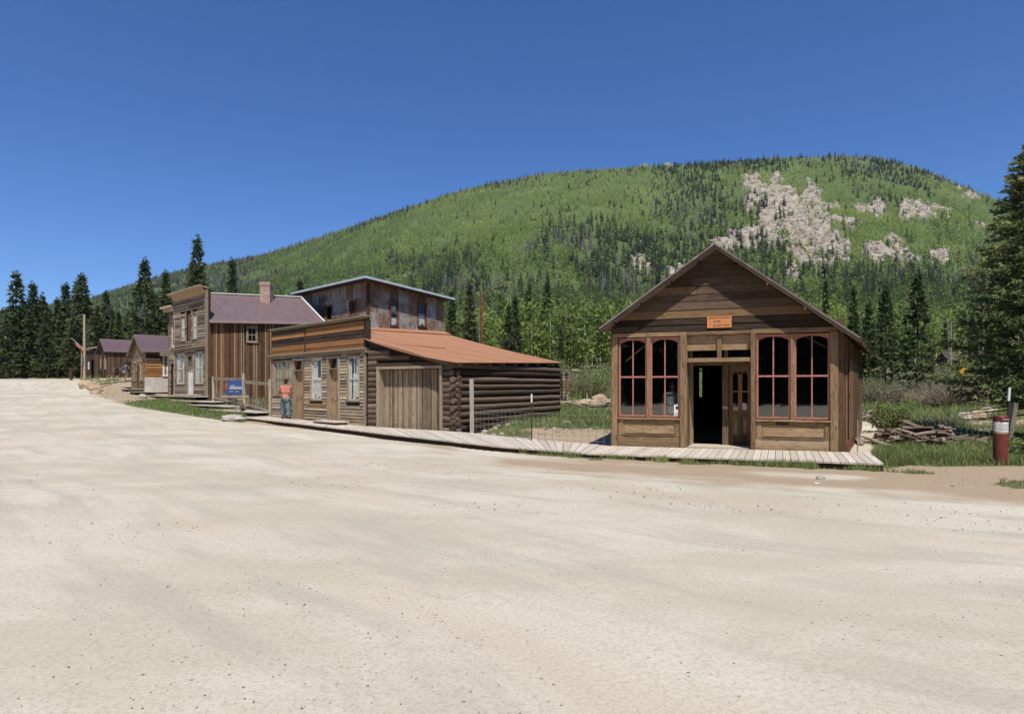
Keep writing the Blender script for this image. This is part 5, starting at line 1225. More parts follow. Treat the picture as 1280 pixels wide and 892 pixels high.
def shed():
    A=(-49.6,74.5);B=(-46.1,70.8);fr=Fr(A,B);e=empty('shed',(*B,2.9),'dark flat topped shed beside the pale utility pole','shed');m=MB();vboards(m,fr,0,fr.w,lambda s:2.6,lambda s:5.7+.1*s,.25,[(3.3,4.4,0,4.9)],bat=.05);m.obj('front_wall','cabin_dark',e)
    sw=Fr(B,Vector(B)-fr.n*4);m=MB();vboards(m,sw,0,4,lambda s:2.6,lambda s:5.9,.25,bat=.05);m.obj('side_wall','cabin_dark',e)
    m=MB();fr.box(m,-.2,fr.w+.2,6.1,6.25,-4.2,.25,'s',.6);m.obj('roof','trim_grey',e)
    m=MB();fr.box(m,0,fr.w,2.4,6.0,-.3,-.2);sw.box(m,0,4,2.4,6.0,-.12,-.02);m.obj('lining','black_void',e)
    m=MB();fr.box(m,1.6,2.3,3.8,4.7,.05,.09);m.obj('poster','banner_ink',e,'small pale blue poster on the shed front')
shed()
# ================================================================== BOARDWALK and plank platforms
def boardwalk():
    e=empty('boardwalk',(1.9,15.2,.05),'long pale plank boardwalk curving from the low house past the shop','boardwalk')
    Fp=[(-11.9,28.2,.36),(-8.0,24.15,.30),(-4.05,20.0,.22),(-2.2,18.3,.17),(-.44,16.7,.12),(1.9,15.25,.07),(7.5,12.9,.10)]
    Bp=[(-11.2,29.4,.36),(-8.3,26.3,.31),(-5.2,23.15,.25),(-3.5,22.15,.22),(-1.7,21.1,.19),(2.7,17.35,.06),(8.45,15.1,.10)]
    m=MB();acc=0
    for i in range(len(Fp)-1):
        a,b=Vector(Fp[i]),Vector(Fp[i+1]);c,d=Vector(Bp[i]),Vector(Bp[i+1]);n=max(1,round((a-b).length/.155))
        for k in range(n):
            t0=k/n;t1=(k+1)/n-.012/max(.1,(a-b).length);j=random.uniform(-.012,.02);o=(c-a).normalized()
            p=[a.lerp(b,t0)-o*j,a.lerp(b,t1)-o*j,c.lerp(d,t1),c.lerp(d,t0)];dz=random.uniform(-.004,.004)
            p=[v+Vector((0,0,dz)) for v in p];q=[v-Vector((0,0,.04)) for v in p];r=random.random()*40;l=(c-a).length
            m.add(p+q,[(0,1,2,3),(7,6,5,4),(0,4,5,1),(2,6,7,3),(0,3,7,4),(1,5,6,2)],[(r,r),(r,r+.15),(r+l,r+.15),(r+l,r),(r,r+.04),(r,r+.11),(r+l,r+.1),(r+l,r+.04)],random.uniform(.2,.9))
    m.obj('deck_planks','deck',e)
    m=MB()
    for P_,ins in ((Fp,.10),(Bp,-.1)):
        for i in range(len(P_)-1):
            a,b=Vector(P_[i]),Vector(P_[i+1]);d=(b-a).normalized();n=Vector((-d.y,d.x,0))*ins
            m.bar(a+n+Vector((0,0,-.12)),b+n+Vector((0,0,-.12)),.05,.155,tint=.3)
    m.obj('joists','deck_under',e)
    m=MB();a=Vector(Fp[-1]);c=Vector(Bp[-1]);m.bar(a+Vector((-.25,.12,-.10)),c+Vector((-.2,0,-.10)),.09,.12);m.obj('end_beam','deck_under',e)
boardwalk()
names=['plank platform beside the two walkers at the top end','short plank platform second from the top end, by the tan cabin','plank platform in front of the pale metal skirt of the cabin','wide plank platform running along the store front','narrow plank platform just right of the store corner','plank platform before the left part of the picket fence','plank platform joining the boardwalk below the blue banner']
for (pa,Ya,pb,Yb,z),lb in zip([(146,60,180,55.5,1.80),(162,55,191,51,1.60),(173,51,204,47.3,1.4),(184,48,256,40.2,1.14),(228,41,282,36.8,.88),(251,37.5,301,33.8,.70),(279,33.5,338,29.6,.54)],names):
    A_=Vector((ray(pa,Ya),Ya));B_=Vector((ray(pb,Yb),Yb));f=Fr(A_,B_);e=empty('plank_platform',(*A_,z),lb,'platform','plank platforms stepping up the street');m=MB();s=0
    while s<f.w-.05:
        w=random.uniform(.15,.2);f.box(m,s,min(s+w-.012,f.w),z-.045,z+random.uniform(-.004,.004),-.55,.75+random.uniform(-.02,.02),'z',random.uniform(.2,.9));s+=w
    m.obj('deck_planks','deck',e);m=MB()
    for n in (.62,-.4): f.box(m,.05,f.w-.05,z-.16,z-.047,n-.06,n,'s',.3)
    x=.2
    while x<f.w: 
        f.box(m,x,x+.12,z-.5,z-.162,.5,.62,'z',.3);x+=1.3
    m.obj('frame','deck_under',e)
# ================================================================== FENCES, POSTS, SIGNS
def gpt(px,Y,dz=0): x=ray(px,Y);return (x,Y,H(x,Y)+dz)
def picket():
    e=empty('picket_fence',gpt(307,33.2),'old wooden fence with leaning posts and thin pickets beside the low house','fence')
    pts=[gpt(262,39.5),gpt(267.5,38.6),gpt(307,33.2),gpt(339,29.7)];tops=[1.45,1.6,1.95,1.85]
    for i,(p,h) in enumerate(zip(pts,tops)):
        if i==0: continue
        m=MB();m.bar((p[0],p[1],p[2]-.2),(p[0]-(.10 if i==2 else 0.02),p[1],p[2]+h),.17 if i<3 else .2,.14,taper=.75 if i==2 else 1,tint=.85);m.obj('post','trim_grey',e)
    for i in (1,2):
        a,b=Vector(pts[i]),Vector(pts[i+1]);m=MB();m.bar(a+Vector((0,-.08,1.5)),b+Vector((0,-.08,1.62)),.05,.16,tint=.5);m.obj('top_rail','trim_grey',e)
        m=MB();m.bar(a+Vector((0,-.07,.35)),b+Vector((0,-.07,.35)),.04,.08,tint=.6);m.obj('bottom_rail','trim_grey',e)
        m=MB();n=26
        for k in range(n):
            p=a.lerp(b,(k+.5)/n);h=random.uniform(.65,1.0);m.bar(p+Vector((0,.02,0)),p+Vector((random.uniform(-.03,.03),.02,h)),.035,.02)
        m.obj('pickets','store_grey',e)
    m=MB();a,b=Vector(pts[0]),Vector(pts[1]);m.bar(a,a+Vector((0,0,1.6)),.1,.1);m.bar(a+Vector((0,0,1.55)),b+Vector((0,0,1.55)),.08,.1);m.bar(a+Vector((.2,0,.3)),b+Vector((0,0,.3)),.08,.08)
    for k in range(4): p=a.lerp(b,(k+.5)/4);m.bar(p,p+Vector((0,0,1.5)),.05,.03)
    m.obj('gate','cabin_dark',e)
picket()
def banner():
    a=gpt(282.5,35.9);b=gpt(305,33.1);f=Fr(a[:2],b[:2]);e=empty('banner',a,'blue information banner with an orange block on the old fence','banner');z0=zz(493.5,34.5);z1=zz(475.5,34.5)
    m=MB();n=12
    vs=[];uv=[]
    for i in range(n+1):
        s=f.w*i/n;o=.03*math.sin(i*1.1);vs+=[f.p(s,z0+.05*math.sin(i*.8),o),f.p(s,z1-.03*math.sin(i*.5),o)];uv+=[(s,0),(s,1)]
    m.add(vs,[(2*i,2*i+2,2*i+3,2*i+1) for i in range(n)],uv,.5,True);m.add([(x+.02,y+.02,z) for x,y,z in vs],[(2*i+1,2*i+3,2*i+2,2*i) for i in range(n)],uv,.5,True);m.obj('cloth','banner_blue',e)
    m=MB();f.box(m,.12,.42,z0+.30,z1-.1,.04,.05);m.obj('orange_block','banner_orange',e)
    m=MB();w=f.w
    for zf,a_,b_,t in ((.62,.3,.55,.05),(.50,.28,.92,.06),(.40,.25,.95,.08),(.22,.28,.5,.04),(.22,.58,.8,.04)): 
        s=a_*w
        while s<b_*w: l=random.uniform(.05,.14);f.box(m,s,min(s+l,b_*w),z0+(z1-z0)*zf,z0+(z1-z0)*zf+t,.04,.048);s+=l+.04
    m.obj('print_lines','banner_ink',e)
    m=MB();m.bar((a[0]+.15,a[1],a[2]-.1),(a[0]+.15,a[1],z1),.06,.06);m.bar((b[0]-.1,b[1]+.1,b[2]-.1),(b[0]-.1,b[1]+.1,z1),.06,.06);m.bar((a[0]-.2,a[1]-.05,z0-.1),(b[0]+.2,b[1]-.05,z0-.06),.12,.12,tint=.9);m.obj('stand','trim_grey',e)
banner()
def debris(pxs,Y,n,label,cat='board',mat='silver_wood',spread=(1.6,.8),hh=.35,L_=(1.0,2.4),seed=1,group='x',base=0):
    rg=random.Random(seed);x0,y0,z0=gpt(pxs,Y)
    for i in range(n):
        x=x0+rg.gauss(0,.42)*spread[0];y=y0+rg.gauss(0,.42)*spread[1];q=max(0,1-((x-x0)/spread[0])**2-((y-y0)/spread[1])**2);z=H(x,y)+.04+base+hh*q*rg.uniform(.2,1)
        a=rg.uniform(-1.0,1.0) if rg.random()<.7 else rg.uniform(1,2.2);l=rg.uniform(*L_);dz=rg.uniform(-.16,.16);d=Vector((math.cos(a)*l/2,math.sin(a)*l/2,dz*l));m=MB();c=Vector((x,y,z))
        c.z=max(c.z,H(x,y)+abs(dz)*l*.7+.03)
        if rg.random()<.45: m.cyl(c-d,c+d,rg.uniform(.03,.075),rg.uniform(.025,.05),7,3,.02,rg.random())
        else: m.bar(c-d,c+d,rg.uniform(.08,.22),rg.uniform(.02,.05),tint=rg.random())
        o=m.obj('board' if cat=='board' else 'log',mat);tag(o,label,cat,group)
debris(1150,17.9,110,'weathered grey board in the low woodpile right of the shop','board','drift_wood',(1.5,.9),.48,(.25,.95),3,'boards of the low woodpile')
debris(757,31,20,'splintered board in the timber heap at the left shop corner','board','drift_wood',(1.5,1.0),.5,(.9,2.2),4,'boards of the heap at the left shop corner')
debris(325,32.2,12,'loose silvery board lying behind the picket fence','board','silver_wood',(1.5,.8),.35,(1.2,2.6),5,'boards behind the picket fence')
debris(1098,26,9,'grey branch lying behind the right shop wall','board','drift_wood',(1.6,.8),.3,(.9,2.2),6,'branches behind the shop wall')
# one bigger slab on the woodpile
p=gpt(1150,18.3);m=MB();m.bar((p[0]-.55,p[1],p[2]+.62),(p[0]+.25,p[1]-.1,p[2]+.28),.32,.07,tint=.7);tag(m.obj('slab','drift_wood'),'wide brownish slab lying on top of the low woodpile','board')
# collapsed log crib
e=empty('log_crib',gpt(704,42),'small collapsed log crib with reddish upright boards behind the log garage','hut');m=MB();x,y,z=gpt(702,42)
for i in range(9):
    t=z+.1+i*.2;m.cyl((x-1.8,y+random.uniform(-.1,.1),t),(x+.25+random.uniform(-.1,.25),y,t+.02),.09,.08,8,2,.01)
    m.cyl((x+.1,y-.6,t+.1),(x+.3,y+2,t+.1),.09,.08,8,2,.01)
m.obj('logs','silver_wood',e);m=MB()
for i in range(3): m.bar((x+.05+i*.14,y-.5,z+.4),(x+.02+i*.14,y-.4,z+1.75-.1*i),.10,.03,tint=.9)
m.obj('upright_boards','rust_pipe',e,'reddish upright boards');m=MB();m.bar((x-1.6,y-.4,z+2.35),(x+.45,y-.3,z+1.9),.5,.05);m.bar((x-1.6,y-.2,z+2.0),(x+.3,y-.3,z+1.85),.3,.06);m.obj('roof_boards','silver_wood',e)
# boulders
for px,Y,r,lb,mt in ((729,34,(.55,.4,.26),'long low tan boulder beside the willow bush','stone_tan'),(742,33.2,(.42,.4,.34),'big round tan boulder next to the timber heap','stone_tan'),(736,35,(.6,.45,.32),'reddish boulder behind the two tan ones','stone'),(749,34.2,(.5,.4,.45),'tallest tan boulder touching the timber heap','stone_tan'),
    (708,24.6,(.2,.15,.1),'flat pale rock in the grass behind the garage corner','foundation'),(1026,11.4,(.09,.06,.04),'pale stone on the verge in front of the shop','foundation'),(1021,10.7,(.05,.04,.03),'small pale stone at the verge just left of the larger','foundation'),
    (291,27.2,(.5,.3,.16),'flat pale rock at the lower end of the plank platforms','foundation'),(300,27,(.28,.2,.1),'small pale rock right of the flat rock below the platforms','foundation'),(110,58,(.9,.5,.45),'orange tan boulder in the dirt bank','stone_tan'),(119,57,(.8,.5,.22),'flat tan slab on the dirt bank','stone_tan'),(178,44,(.35,.25,.18),'white rock in the grass below the platforms','foundation'),
    (1222,28,(.4,.3,.25),'tan rock behind the wire fence','stone_tan'),(1206,27,(.35,.25,.2),'grey rock behind the wire fence','foundation'),(1235,29,(.45,.3,.2),'reddish rock behind the wire fence','stone'),(1243,43,(.7,.4,.9),'pinkish rock under the big spruce','stone'),(1191,10.6,(.03,.025,.015),'tiny white pebble on the footpath','foundation'),(1173,6.28,(.035,.02,.015),'white flake of stone lying on the road','foundation')):
    x,y,z=gpt(px,Y);m=MB();m.lump((x,y,z+r[2]*.55),r,int(px),9,7,.17,smooth=False);tag(m.obj('boulder' if r[0]>.3 else 'stone',mt),lb,'rock')
rg=random.Random(9)
for i in range(24):
    Y=rg.uniform(48,66);px=rg.uniform(98,140);x,y,z=gpt(px,Y)
    if roadsd(x,y)<.3: continue
    s=rg.uniform(.1,.32);m=MB();m.lump((x,y,z+s*.3),(s*1.3,s,s*.6),i+90,7,5,.25);tag(m.obj('stone','stone_tan'),'broken tan stone on the dirt bank by the utility pole','rock','stones on the dirt bank')
# grey post, wire fence at the garage
def wirefence(name,pts,h0,h1,nh,label,step=.3,pos='galv',r=.006,parts=None):
    e=empty(name,pts[0],label,'fence');m=MB()
    for a,b in zip(pts[:-1],pts[1:]):
        a=Vector(a);b=Vector(b);l=(b-a).length
        for k in range(nh):
            h=h0+(h1-h0)*k/(nh-1);mid=(a+b)/2+Vector((0,0,h-.03*random.random()));m.cyl(a+Vector((0,0,h)),mid,r,r,4,1,0,cap=False);m.cyl(mid,b+Vector((0,0,h)),r,r,4,1,0,cap=False)
        for k in range(int(l/step)+1):
            p=a.lerp(b,min(1,k*step/l));m.cyl(p+Vector((0,0,h0)),p+Vector((random.uniform(-.02,.02),0,h1)),r,r,4,1,0,cap=False)
    m.obj('wire_mesh','wire',e);return e
p0=gpt(590.5,20.9);p1=gpt(664.5,18.6);p2=(2.55,17.6,H(2.55,17.6));e=wirefence('wire_fence',[p0,p1,p2],.12,1.0,7,'sagging wire mesh fence from the garage corner towards the shop',.22,r=.0045)
m=MB();m.bar((p0[0],p0[1]-.08,p0[2]-.1),(p0[0]-.02,p0[1]-.08,zz(473.5,20.9)),.15,.13,tint=.9);m.obj('wooden_post','silver_wood',e,'square grey wooden post')
m=MB();m.bar((p1[0],p1[1],p1[2]-.1),(p1[0],p1[1],zz(492,18.6)-.25),.04,.035,tint=.3);q=m.obj('steel_post','dark_iron',e,'thin steel post with a white tip');m=MB();m.bar((p1[0],p1[1],zz(492,18.6)-.248),(p1[0],p1[1],zz(492,18.6)),.045,.04);m.obj('tip','white_paint',q)
# steel post by the shop right wall with wires along it
p=gpt(1072,15.4);q_=(p[0]+4.4,p[1]+7.8,H(p[0]+4.4,p[1]+7.8));e=wirefence('wire_fence',[p,q_],.1,1.0,5,'thin wire fence running back along the right shop wall',.6,r=.002)
m=MB();m.bar((p[0],p[1],p[2]-.1),(p[0],p[1],p[2]+.85),.022,.018);m.obj('steel_post','stone',e)
a=gpt(1176,19.5);b=gpt(1262,16.6);e=wirefence('wire_fence',[a,b],.08,.85,5,'low wire mesh fence between woodpile and red marker post',.24,r=.0055)
p=gpt(1259,15.8);e=empty('leaning_post',p,'dark grey wooden post leaning right behind the red marker post','post');m=MB();m.bar((p[0]-.05,p[1],p[2]-.1),(p[0]+.17,p[1],p[2]+1.25),.15,.1,tint=.25);m.obj('timber','silver_wood',e)
m=MB();m.cyl((p[0]-.12,p[1]-.1,p[2]),(p[0]-.02,p[1]-.1,p[2]+1.62),.02,.02,8);q=m.obj('rod','dark_iron',e);m=MB();m.cyl((p[0]-.045,p[1]-.1,p[2]+1.3),(p[0]-.0215,p[1]-.1,p[2]+1.63),.032,.03,8);m.obj('rod_tip','white_paint',q)
# red marker post
p=gpt(1250.5,13.7);e=empty('marker_post',p,'short thick dark red post with a white label band','post');m=MB();r=.135;m.cyl((p[0],p[1],p[2]-.1),(p[0],p[1],p[2]+1.0),r,r,28,1);m.cyl((p[0],p[1],p[2]+1.0),(p[0],p[1],p[2]+1.035),r*1.03,r*.9,28);m.obj('tube','red_post',e)
def arcband(z0,z1,a0,a1,rr,mat,nm):
    m=MB();n=14;vs=[];uv=[]
    for i in range(n+1):
        a=a0+(a1-a0)*i/n
        for R_ in(rr,rr-.004):
            for z in(z0,z1): vs.append((p[0]+R_*math.cos(a),p[1]+R_*math.sin(a),p[2]+z));uv.append((a,z))
    m.add(vs,[(4*i,4*i+4,4*i+5,4*i+1) for i in range(n)],uv,.5,True);return m.obj(nm,mat,e)
arcband(.69,.90,math.pi*.98,math.pi*2.02,r+.004,'paper','label_band')
arcband(.655,.68,math.pi*.98,math.pi*2.02,r+.004,'stone_tan','tape')
for z in(.84,.80,.76,.725): arcband(z,z+.012,math.pi*(1.2+.05*random.random()),math.pi*(1.72+.06*random.random()),r+.0065,'galv','print_line')
m=MB();m.bar((p[0]-.075,p[1]-r-.01,p[2]+.955),(p[0]+.075,p[1]-r-.01,p[2]+.955),.035,.02);m.obj('slot_cover','stone',e)
# utility pole on the left
p=gpt(105.5,66);zt=zz(393,66);e=empty('utility_pole',p,'tall pale wooden pole at the left end of the cabins','pole');m=MB();m.cyl((p[0],p[1],p[2]-.3),(p[0],p[1],zt),.14,.10,12,5,.006,.9);m.obj('pole','pole_wood',e)
m=MB();m.cyl((p[0]-.32,p[1],p[2]-.2),(p[0]-.28,p[1],p[2]+3.2),.05,.05,8);m.obj('conduit','pole_wood',e);m=MB();m.bar((p[0]-.05,p[1]-.2,p[2]+1.6),(p[0]-.05,p[1]-.2,p[2]+2.5),.3,.15);m.obj('meter_box','galv',e);m=MB();m.bar((p[0]-1.0,p[1],zt-.9),(p[0],p[1],zt-.6),.04,.04);m.obj('bracket','dark_iron',e)
e=empty('flag',(p[0]-.2,p[1]-.2,p[2]+4.4),'faded red flag hanging from a short angled staff on the pole','flag');m=MB();m.cyl((p[0]-.05,p[1]-.2,p[2]+3.4),(p[0]-1.25,p[1]-.2,p[2]+4.4),.025,.02,6);m.obj('staff','galv',e)
m=MB();vs=[];n=8
for i in range(n+1):
    t=i/n;x=p[0]-.85+.8*t;z=p[2]+4.05-.6*t;vs+=[(x,p[1]-.22+.05*math.sin(i*1.7),z),(x+.1,p[1]-.22+.06*math.sin(i*1.4+1),z-.42)]
m.add(vs,[(2*i,2*i+2,2*i+3,2*i+1) for i in range(n)],[(v[0],v[2]) for v in vs],.5,True);m.obj('cloth','flag_red',e)
p=gpt(89,70);e=empty('wooden_post',p,'short dark wooden post at the road edge left of the utility pole','post');m=MB();m.bar(p,(p[0],p[1],p[2]+1.3),.25,.2);m.bar((p[0]-.1,p[1]-.12,p[2]+1.1),(p[0]+.35,p[1]-.12,p[2]+1.15),.1,.15);m.obj('timber','cabin_dark',e)
# right side: poles, wires, yellow sign, little shed
def pole(px,Y,ytop,r,lb,mat='pole_wood',arm=True):
    p=gpt(px,Y);e=empty('utility_pole',p,lb,'pole');zt=zz(ytop,Y);m=MB();m.cyl((p[0],p[1],p[2]-.2),(p[0],p[1],zt),r,r*.75,8,3,.005);m.obj('pole',mat,e)
    if arm: m=MB();m.bar((p[0]-.8,p[1],zt-.5),(p[0]+.8,p[1],zt-.5),.1,.12);m.obj('cross_arm',mat,e)
    return Vector((p[0],p[1],zt-.4))
t1=pole(1185.5,80,401,.08,'thin grey pole left of its twin above the small shed','silver_wood',False);pole(1188.8,82,402,.07,'thin grey pole right of its twin above the small shed','silver_wood',False)
t2=pole(1229,62,378,.16,'pale utility pole half hidden by the big spruce');t3=pole(1122.5,72,416,.07,'thin dark pole between the two dark spruces','dark_iron',False)
t4=pole(1233,33,462,.07,'short pale stump post under the big spruce','pole_wood',False)
for i,(dy,lb) in enumerate(((0,'topmost thin power line crossing the right hand trees'),(1.6,'middle thin power line crossing the right hand trees'),(3.4,'lowest thin power line crossing the right hand trees'))):
    m=MB();a=Vector((ray(660,70),70,zz(390+i*13,70)));b=t2+Vector((0,0,.7-dy*1.0));n=24;pr=a
    for k in range(1,n+1):
        t=k/n;q=a.lerp(b,t)-Vector((0,0,2.0*math.sin(math.pi*t)));m.cyl(pr,q,.010,.010,4,1,0,cap=False);pr=q
    c=b+Vector((45,-25,2));m.cyl(b,c,.010,.010,4,1,0,cap=False);tag(m.obj('power_line','wire'),lb,'cable')
p=gpt(1204,30);zc=zz(464.5,30);e=empty('road_sign',p,'yellow diamond road sign on a thin post below the small shed','sign');m=MB();s=.25;f=Fr((p[0]-1,p[1]),(p[0]+1,p[1]-.3));f.poly(m,[(1,zc-s),(1+s,zc),(1,zc+s),(1-s,zc)],0,.02);m.obj('plate','yellow_sign',e);m=MB();m.bar((p[0],p[1]+.05,p[2]),(p[0],p[1]+.05,zc+s),.035,.03);m.obj('post','galv',e)
m=MB();f.poly(m,[(1-.03,zc-.12),(1+.03,zc-.12),(1+.03,zc+.12),(1-.03,zc+.12)],.021,.026);f.poly(m,[(1-.12,zc-.02),(1-.031,zc-.02),(1-.031,zc+.04),(1-.12,zc+.04)],.021,.026);m.obj('symbol','ink_dark',e)
def rshed():
    Y=84;a=(ray(1188,Y),Y);b=(ray(1222,Y),Y-1);f=Fr(a,b);z0=H(*b)-.5;ze=zz(449.5,Y);zr=zz(444.5,Y+2);e=empty('small_shed',(*a,z0),'small distant shed with a purplish roof among the trees on the right','shed')
    m=MB();vboards(m,f,0,f.w,lambda s:z0,lambda s:ze,.35);m.obj('wall','cabin_dark',e);m=MB();f.box(m,0,f.w,z0,ze,-4,-.1);m.obj('lining','unlit_interior_wood',e)
    m=MB();sheet(m,f.p(-.4,ze-.05,.4),f.p(f.w+.4,ze-.05,.4),f.p(-.4,zr+.5,-2),f.p(f.w+.4,zr+.5,-2),20,3,.06);m.obj('roof','cabin_roof',e)
    m=MB();sheet(m,f.p(-.4,ze-.05,-4.4),f.p(f.w+.4,ze-.05,-4.4),f.p(-.4,zr+.5,-2),f.p(f.w+.4,zr+.5,-2),20,3,.06);m.obj('roof','cabin_roof',e)
rshed()
# ================================================================== PEOPLE
def skinmesh(name,nodes,edges,mat,parent,lvl=2,label=None,root=0):
    """nodes: [(co,r)], edges -> smooth tapered body surface"""
    me=bpy.data.meshes.new(name);me.from_pydata([n[0] for n in nodes],edges,[]);o=bpy.data.objects.new(name,me);COL.objects.link(o)
    s=o.modifiers.new('Skin','SKIN');s.use_smooth_shade=True
    L_=me.skin_vertices[0].data
    for i,(c,r) in enumerate(nodes):
        L_[i].radius=(r,r) if isinstance(r,(int,float)) else r
    L_[root].use_root=True
    sb=o.modifiers.new('Sub','SUBSURF');sb.levels=lvl;sb.render_levels=lvl
    dg=bpy.context.evaluated_depsgraph_get();m2=bpy.data.meshes.new_from_object(o.evaluated_get(dg));bpy.data.objects.remove(o);m2.name=name
    m2.materials.clear();m2.materials.append(MAT[mat]);q=bpy.data.objects.new(name,m2);COL.objects.link(q);q.parent=parent
    if label:q['label']=label
    return q
def person(loc,yaw,h,label,top,bot,hair='hair_brown',stride=.28,short=False,arms=((.25,-.1,0),(.25,.15,0)),bareback=False,bun=False,white=None,hat=False,wide=1.0,sleeves=.5,group=None):
    """standing/walking figure; local +y is its back-to-front direction"""
    e=empty('person',loc,label,'person',group,yaw);k=h/1.7
    V=lambda x,y,z:(x*k,y*k,z*k)
    nodes=[];edges=[]
    def nd(c,r,prev=None):
        nodes.append((V(*c),r*k if isinstance(r,float) else (r[0]*k,r[1]*k)));i=len(nodes)-1
        if prev is not None: edges.append((prev,i))
        return i
    pel=nd((0,0,.95),(.15*wide,.11));wa=nd((0,.01,1.10),(.125*wide,.09),pel);ch=nd((0,.0,1.30),(.15*wide,.10),wa);ne=nd((0,-.005,1.44),(.07,.06),ch);n2=nd((0,.01,1.50),.05,ne)
    hd=nd((0,.03,1.58),(.07,.085),n2);h2=nd((0,.025,1.65),(.066,.08),hd)
    def leg(sx,fy):
        a=nd((sx*.095,0,.88),.095*1.0,pel);kn=nd((sx*.10,fy*.55+.03,.50),.06,a);an=nd((sx*.10,fy*.9-.02,.10),.038,kn);he=nd((sx*.10,fy*.9,.045),.035,an);nd((sx*.115,fy*.9+.15,.03),.028,he);return a,kn,an
    leg(-1,stride);leg(1,-stride*.8)
    def arm(sx,a):
        out,fwd,up=a;s=nd((sx*.185*wide,0,1.39),.05,ch);el=nd((sx*(.22+out*.35)*wide,fwd*.5-.02,1.12+up*.5),.038,s);wr=nd((sx*(.2+out*.3)*wide,fwd+.08,.89+up),.025,el)
        c=Vector(nodes[wr][0]);b=Vector(nodes[el][0]);d=(c-b).normalized();sd=d.cross(Vector((0,1,0))).normalized();pm=nd(tuple((Vector(c)+d*.05*k)/k),(.035,.017),wr)
        q=Vector(nodes[pm][0])
        for j,(o,l) in enumerate(((-.028,.06),(-.010,.072),(.009,.068),(.027,.052))):
            f1=nd(tuple((q+sd*o*k+d*.035*k)/k),.009,pm);nd(tuple((q+sd*o*k+d*(.035+l)*k+Vector((0,.02*k,0)))/k),.007,f1)
        t=nd(tuple((Vector(c)+d*.03*k-sd*.035*k)/k),.010,wr);nd(tuple((Vector(c)+d*.065*k-sd*.055*k+Vector((0,.015*k,0)))/k),.008,t)
        return s,el,wr
    arm(-1,arms[0]);arm(1,arms[1])
    skinmesh('body',nodes,edges,'skin',e,2)
    # face
    m=MB()
    m.lump(V(0,.125,1.585),(.014*k,.022*k,.022*k),1,8,6,0,.5,True)
    for sx in(-1,1): m.lump(V(sx*.082,.02,1.59),(.012*k,.022*k,.032*k),1,8,6,0,.5,True)
    m.obj('nose_and_ears','skin',None).parent=e
    m=MB()
    for sx in(-1,1): m.lump(V(sx*.03,.105,1.62),(.011*k,.007*k,.007*k),1,8,6,0,.5,True)
    m.lump(V(0,.112,1.535),(.024*k,.008*k,.005*k),1,8,6,0,.5,True);m.obj('eyes_and_mouth','ink_dark',None).parent=e
    m=MB();m.lump(V(0,.0,1.645),(.092*k,.098*k,.088*k),5,14,10,.03,.5,True)
    if bun: m.lump(V(.02,-.075,1.69),(.05*k,.05*k,.05*k),2,10,8,.06,.5,True)
    m.lump(V(0,-.055,1.59),(.075*k,.055*k,.08*k),4,12,8,.03,.5,True);m.obj('hair',hair,None).parent=e
    def part(nm,spec,mat,lb=None):
        ns=[];es=[]
        for c,r,pv in spec:
            ns.append((V(*c),r*k if isinstance(r,float) else (r[0]*k,r[1]*k)))
            if pv is not None: es.append((pv,len(ns)-1))
        return skinmesh(nm,ns,es,mat,e,2,lb)
    a0,a1=arms
    def slv(sx,a,f): 
        out,fwd,up=a;x0,y0,z0=(sx*.185*wide,0,1.39);x1,y1,z1=(sx*(.22+out*.35)*wide,fwd*.5-.02,1.12+up*.5);return (x0+(x1-x0)*f,y0+(y1-y0)*f,z0+(z1-z0)*f)
    sp=[((0,0,.99),(.165*wide,.135),None),((0,.01,1.12),(.155*wide,.12),0),((0,0,1.30),(.172*wide,.122),1),((0,-.005,1.42),(.10,.075),2),((-.185*wide,0,1.39),.068,2),(slv(-1,a0,sleeves),.06,4),((.185*wide,0,1.39),.068,2),(slv(1,a1,sleeves),.06,6),((0,0,.90),(.17*wide,.14),0)]
    part('shirt',sp,top)
    zc=.52 if short else .13
    def legp(sx,fy):
        kn=(sx*.10,fy*.55+.03,.50);an=(sx*.10,fy*.9-.02,.12)
        return [((sx*.1,0,.84),(.115,.12),0)]+([((kn[0],kn[1],kn[2]+.06),.095,None)] if short else [(kn,.10,None),(an,(.085 if bareback else .06),None)])
    sp=[((0,0,.93),(.16*wide,.13),None)];
    for sx,fy in((-1,stride),(1,-stride*.8)):
        q=legp(sx,fy);b=len(sp);sp.append(q[0])
        for j,x in enumerate(q[1:]): sp.append((x[0],x[1],b+j))
    part('shorts' if short else 'trousers',sp,bot)
    m=MB()
    for sx,fy in((-1,stride),(1,-stride*.8)): m.lump(V(sx*.105,fy*.9+.055,.045),(.05*k,.135*k,.045*k),3,12,8,.02,.5,True)
    m.obj('shoes','shoe',None).parent=e
    return e
A_=gpt(357,27.2);q=(A_[0],A_[1]);person((ray(357,27.3),27.3,.335),math.radians(28),1.68,'walking person seen from behind in a salmon shirt and wide teal patterned trousers','salmon_shirt','teal_print',bun=True,bareback=True,arms=((.12,.22,.14),(.1,.1,.03)),stride=.2)
x,y,z=gpt(146,62.5);person((x,y,z+.0),math.radians(8),1.58,'walker in a black top and dark shorts on the path to the cabins','navy_cloth','navy_cloth',short=True,sleeves=.12,stride=.12,bun=True)
x,y,z=gpt(157,62.0);person((x,y,z+.0),math.radians(-6),1.82,'broad walker in a grey blue shirt and khaki shorts beside the cabin','grey_cloth','khaki_cloth',short=True,wide=1.18,stride=.14)
# solid figure added inside for the white shirt showing in the left window
s=shopfr.s_(841,-.38);px_,py_,_=shopfr.p(s,0,-.38);person((px_,py_,.04),math.radians(180-18),1.74,'figure in a white shirt added inside behind the left shop window','white_cloth','navy_cloth',stride=.02,arms=((.1,.05,0),(.1,.05,0)))
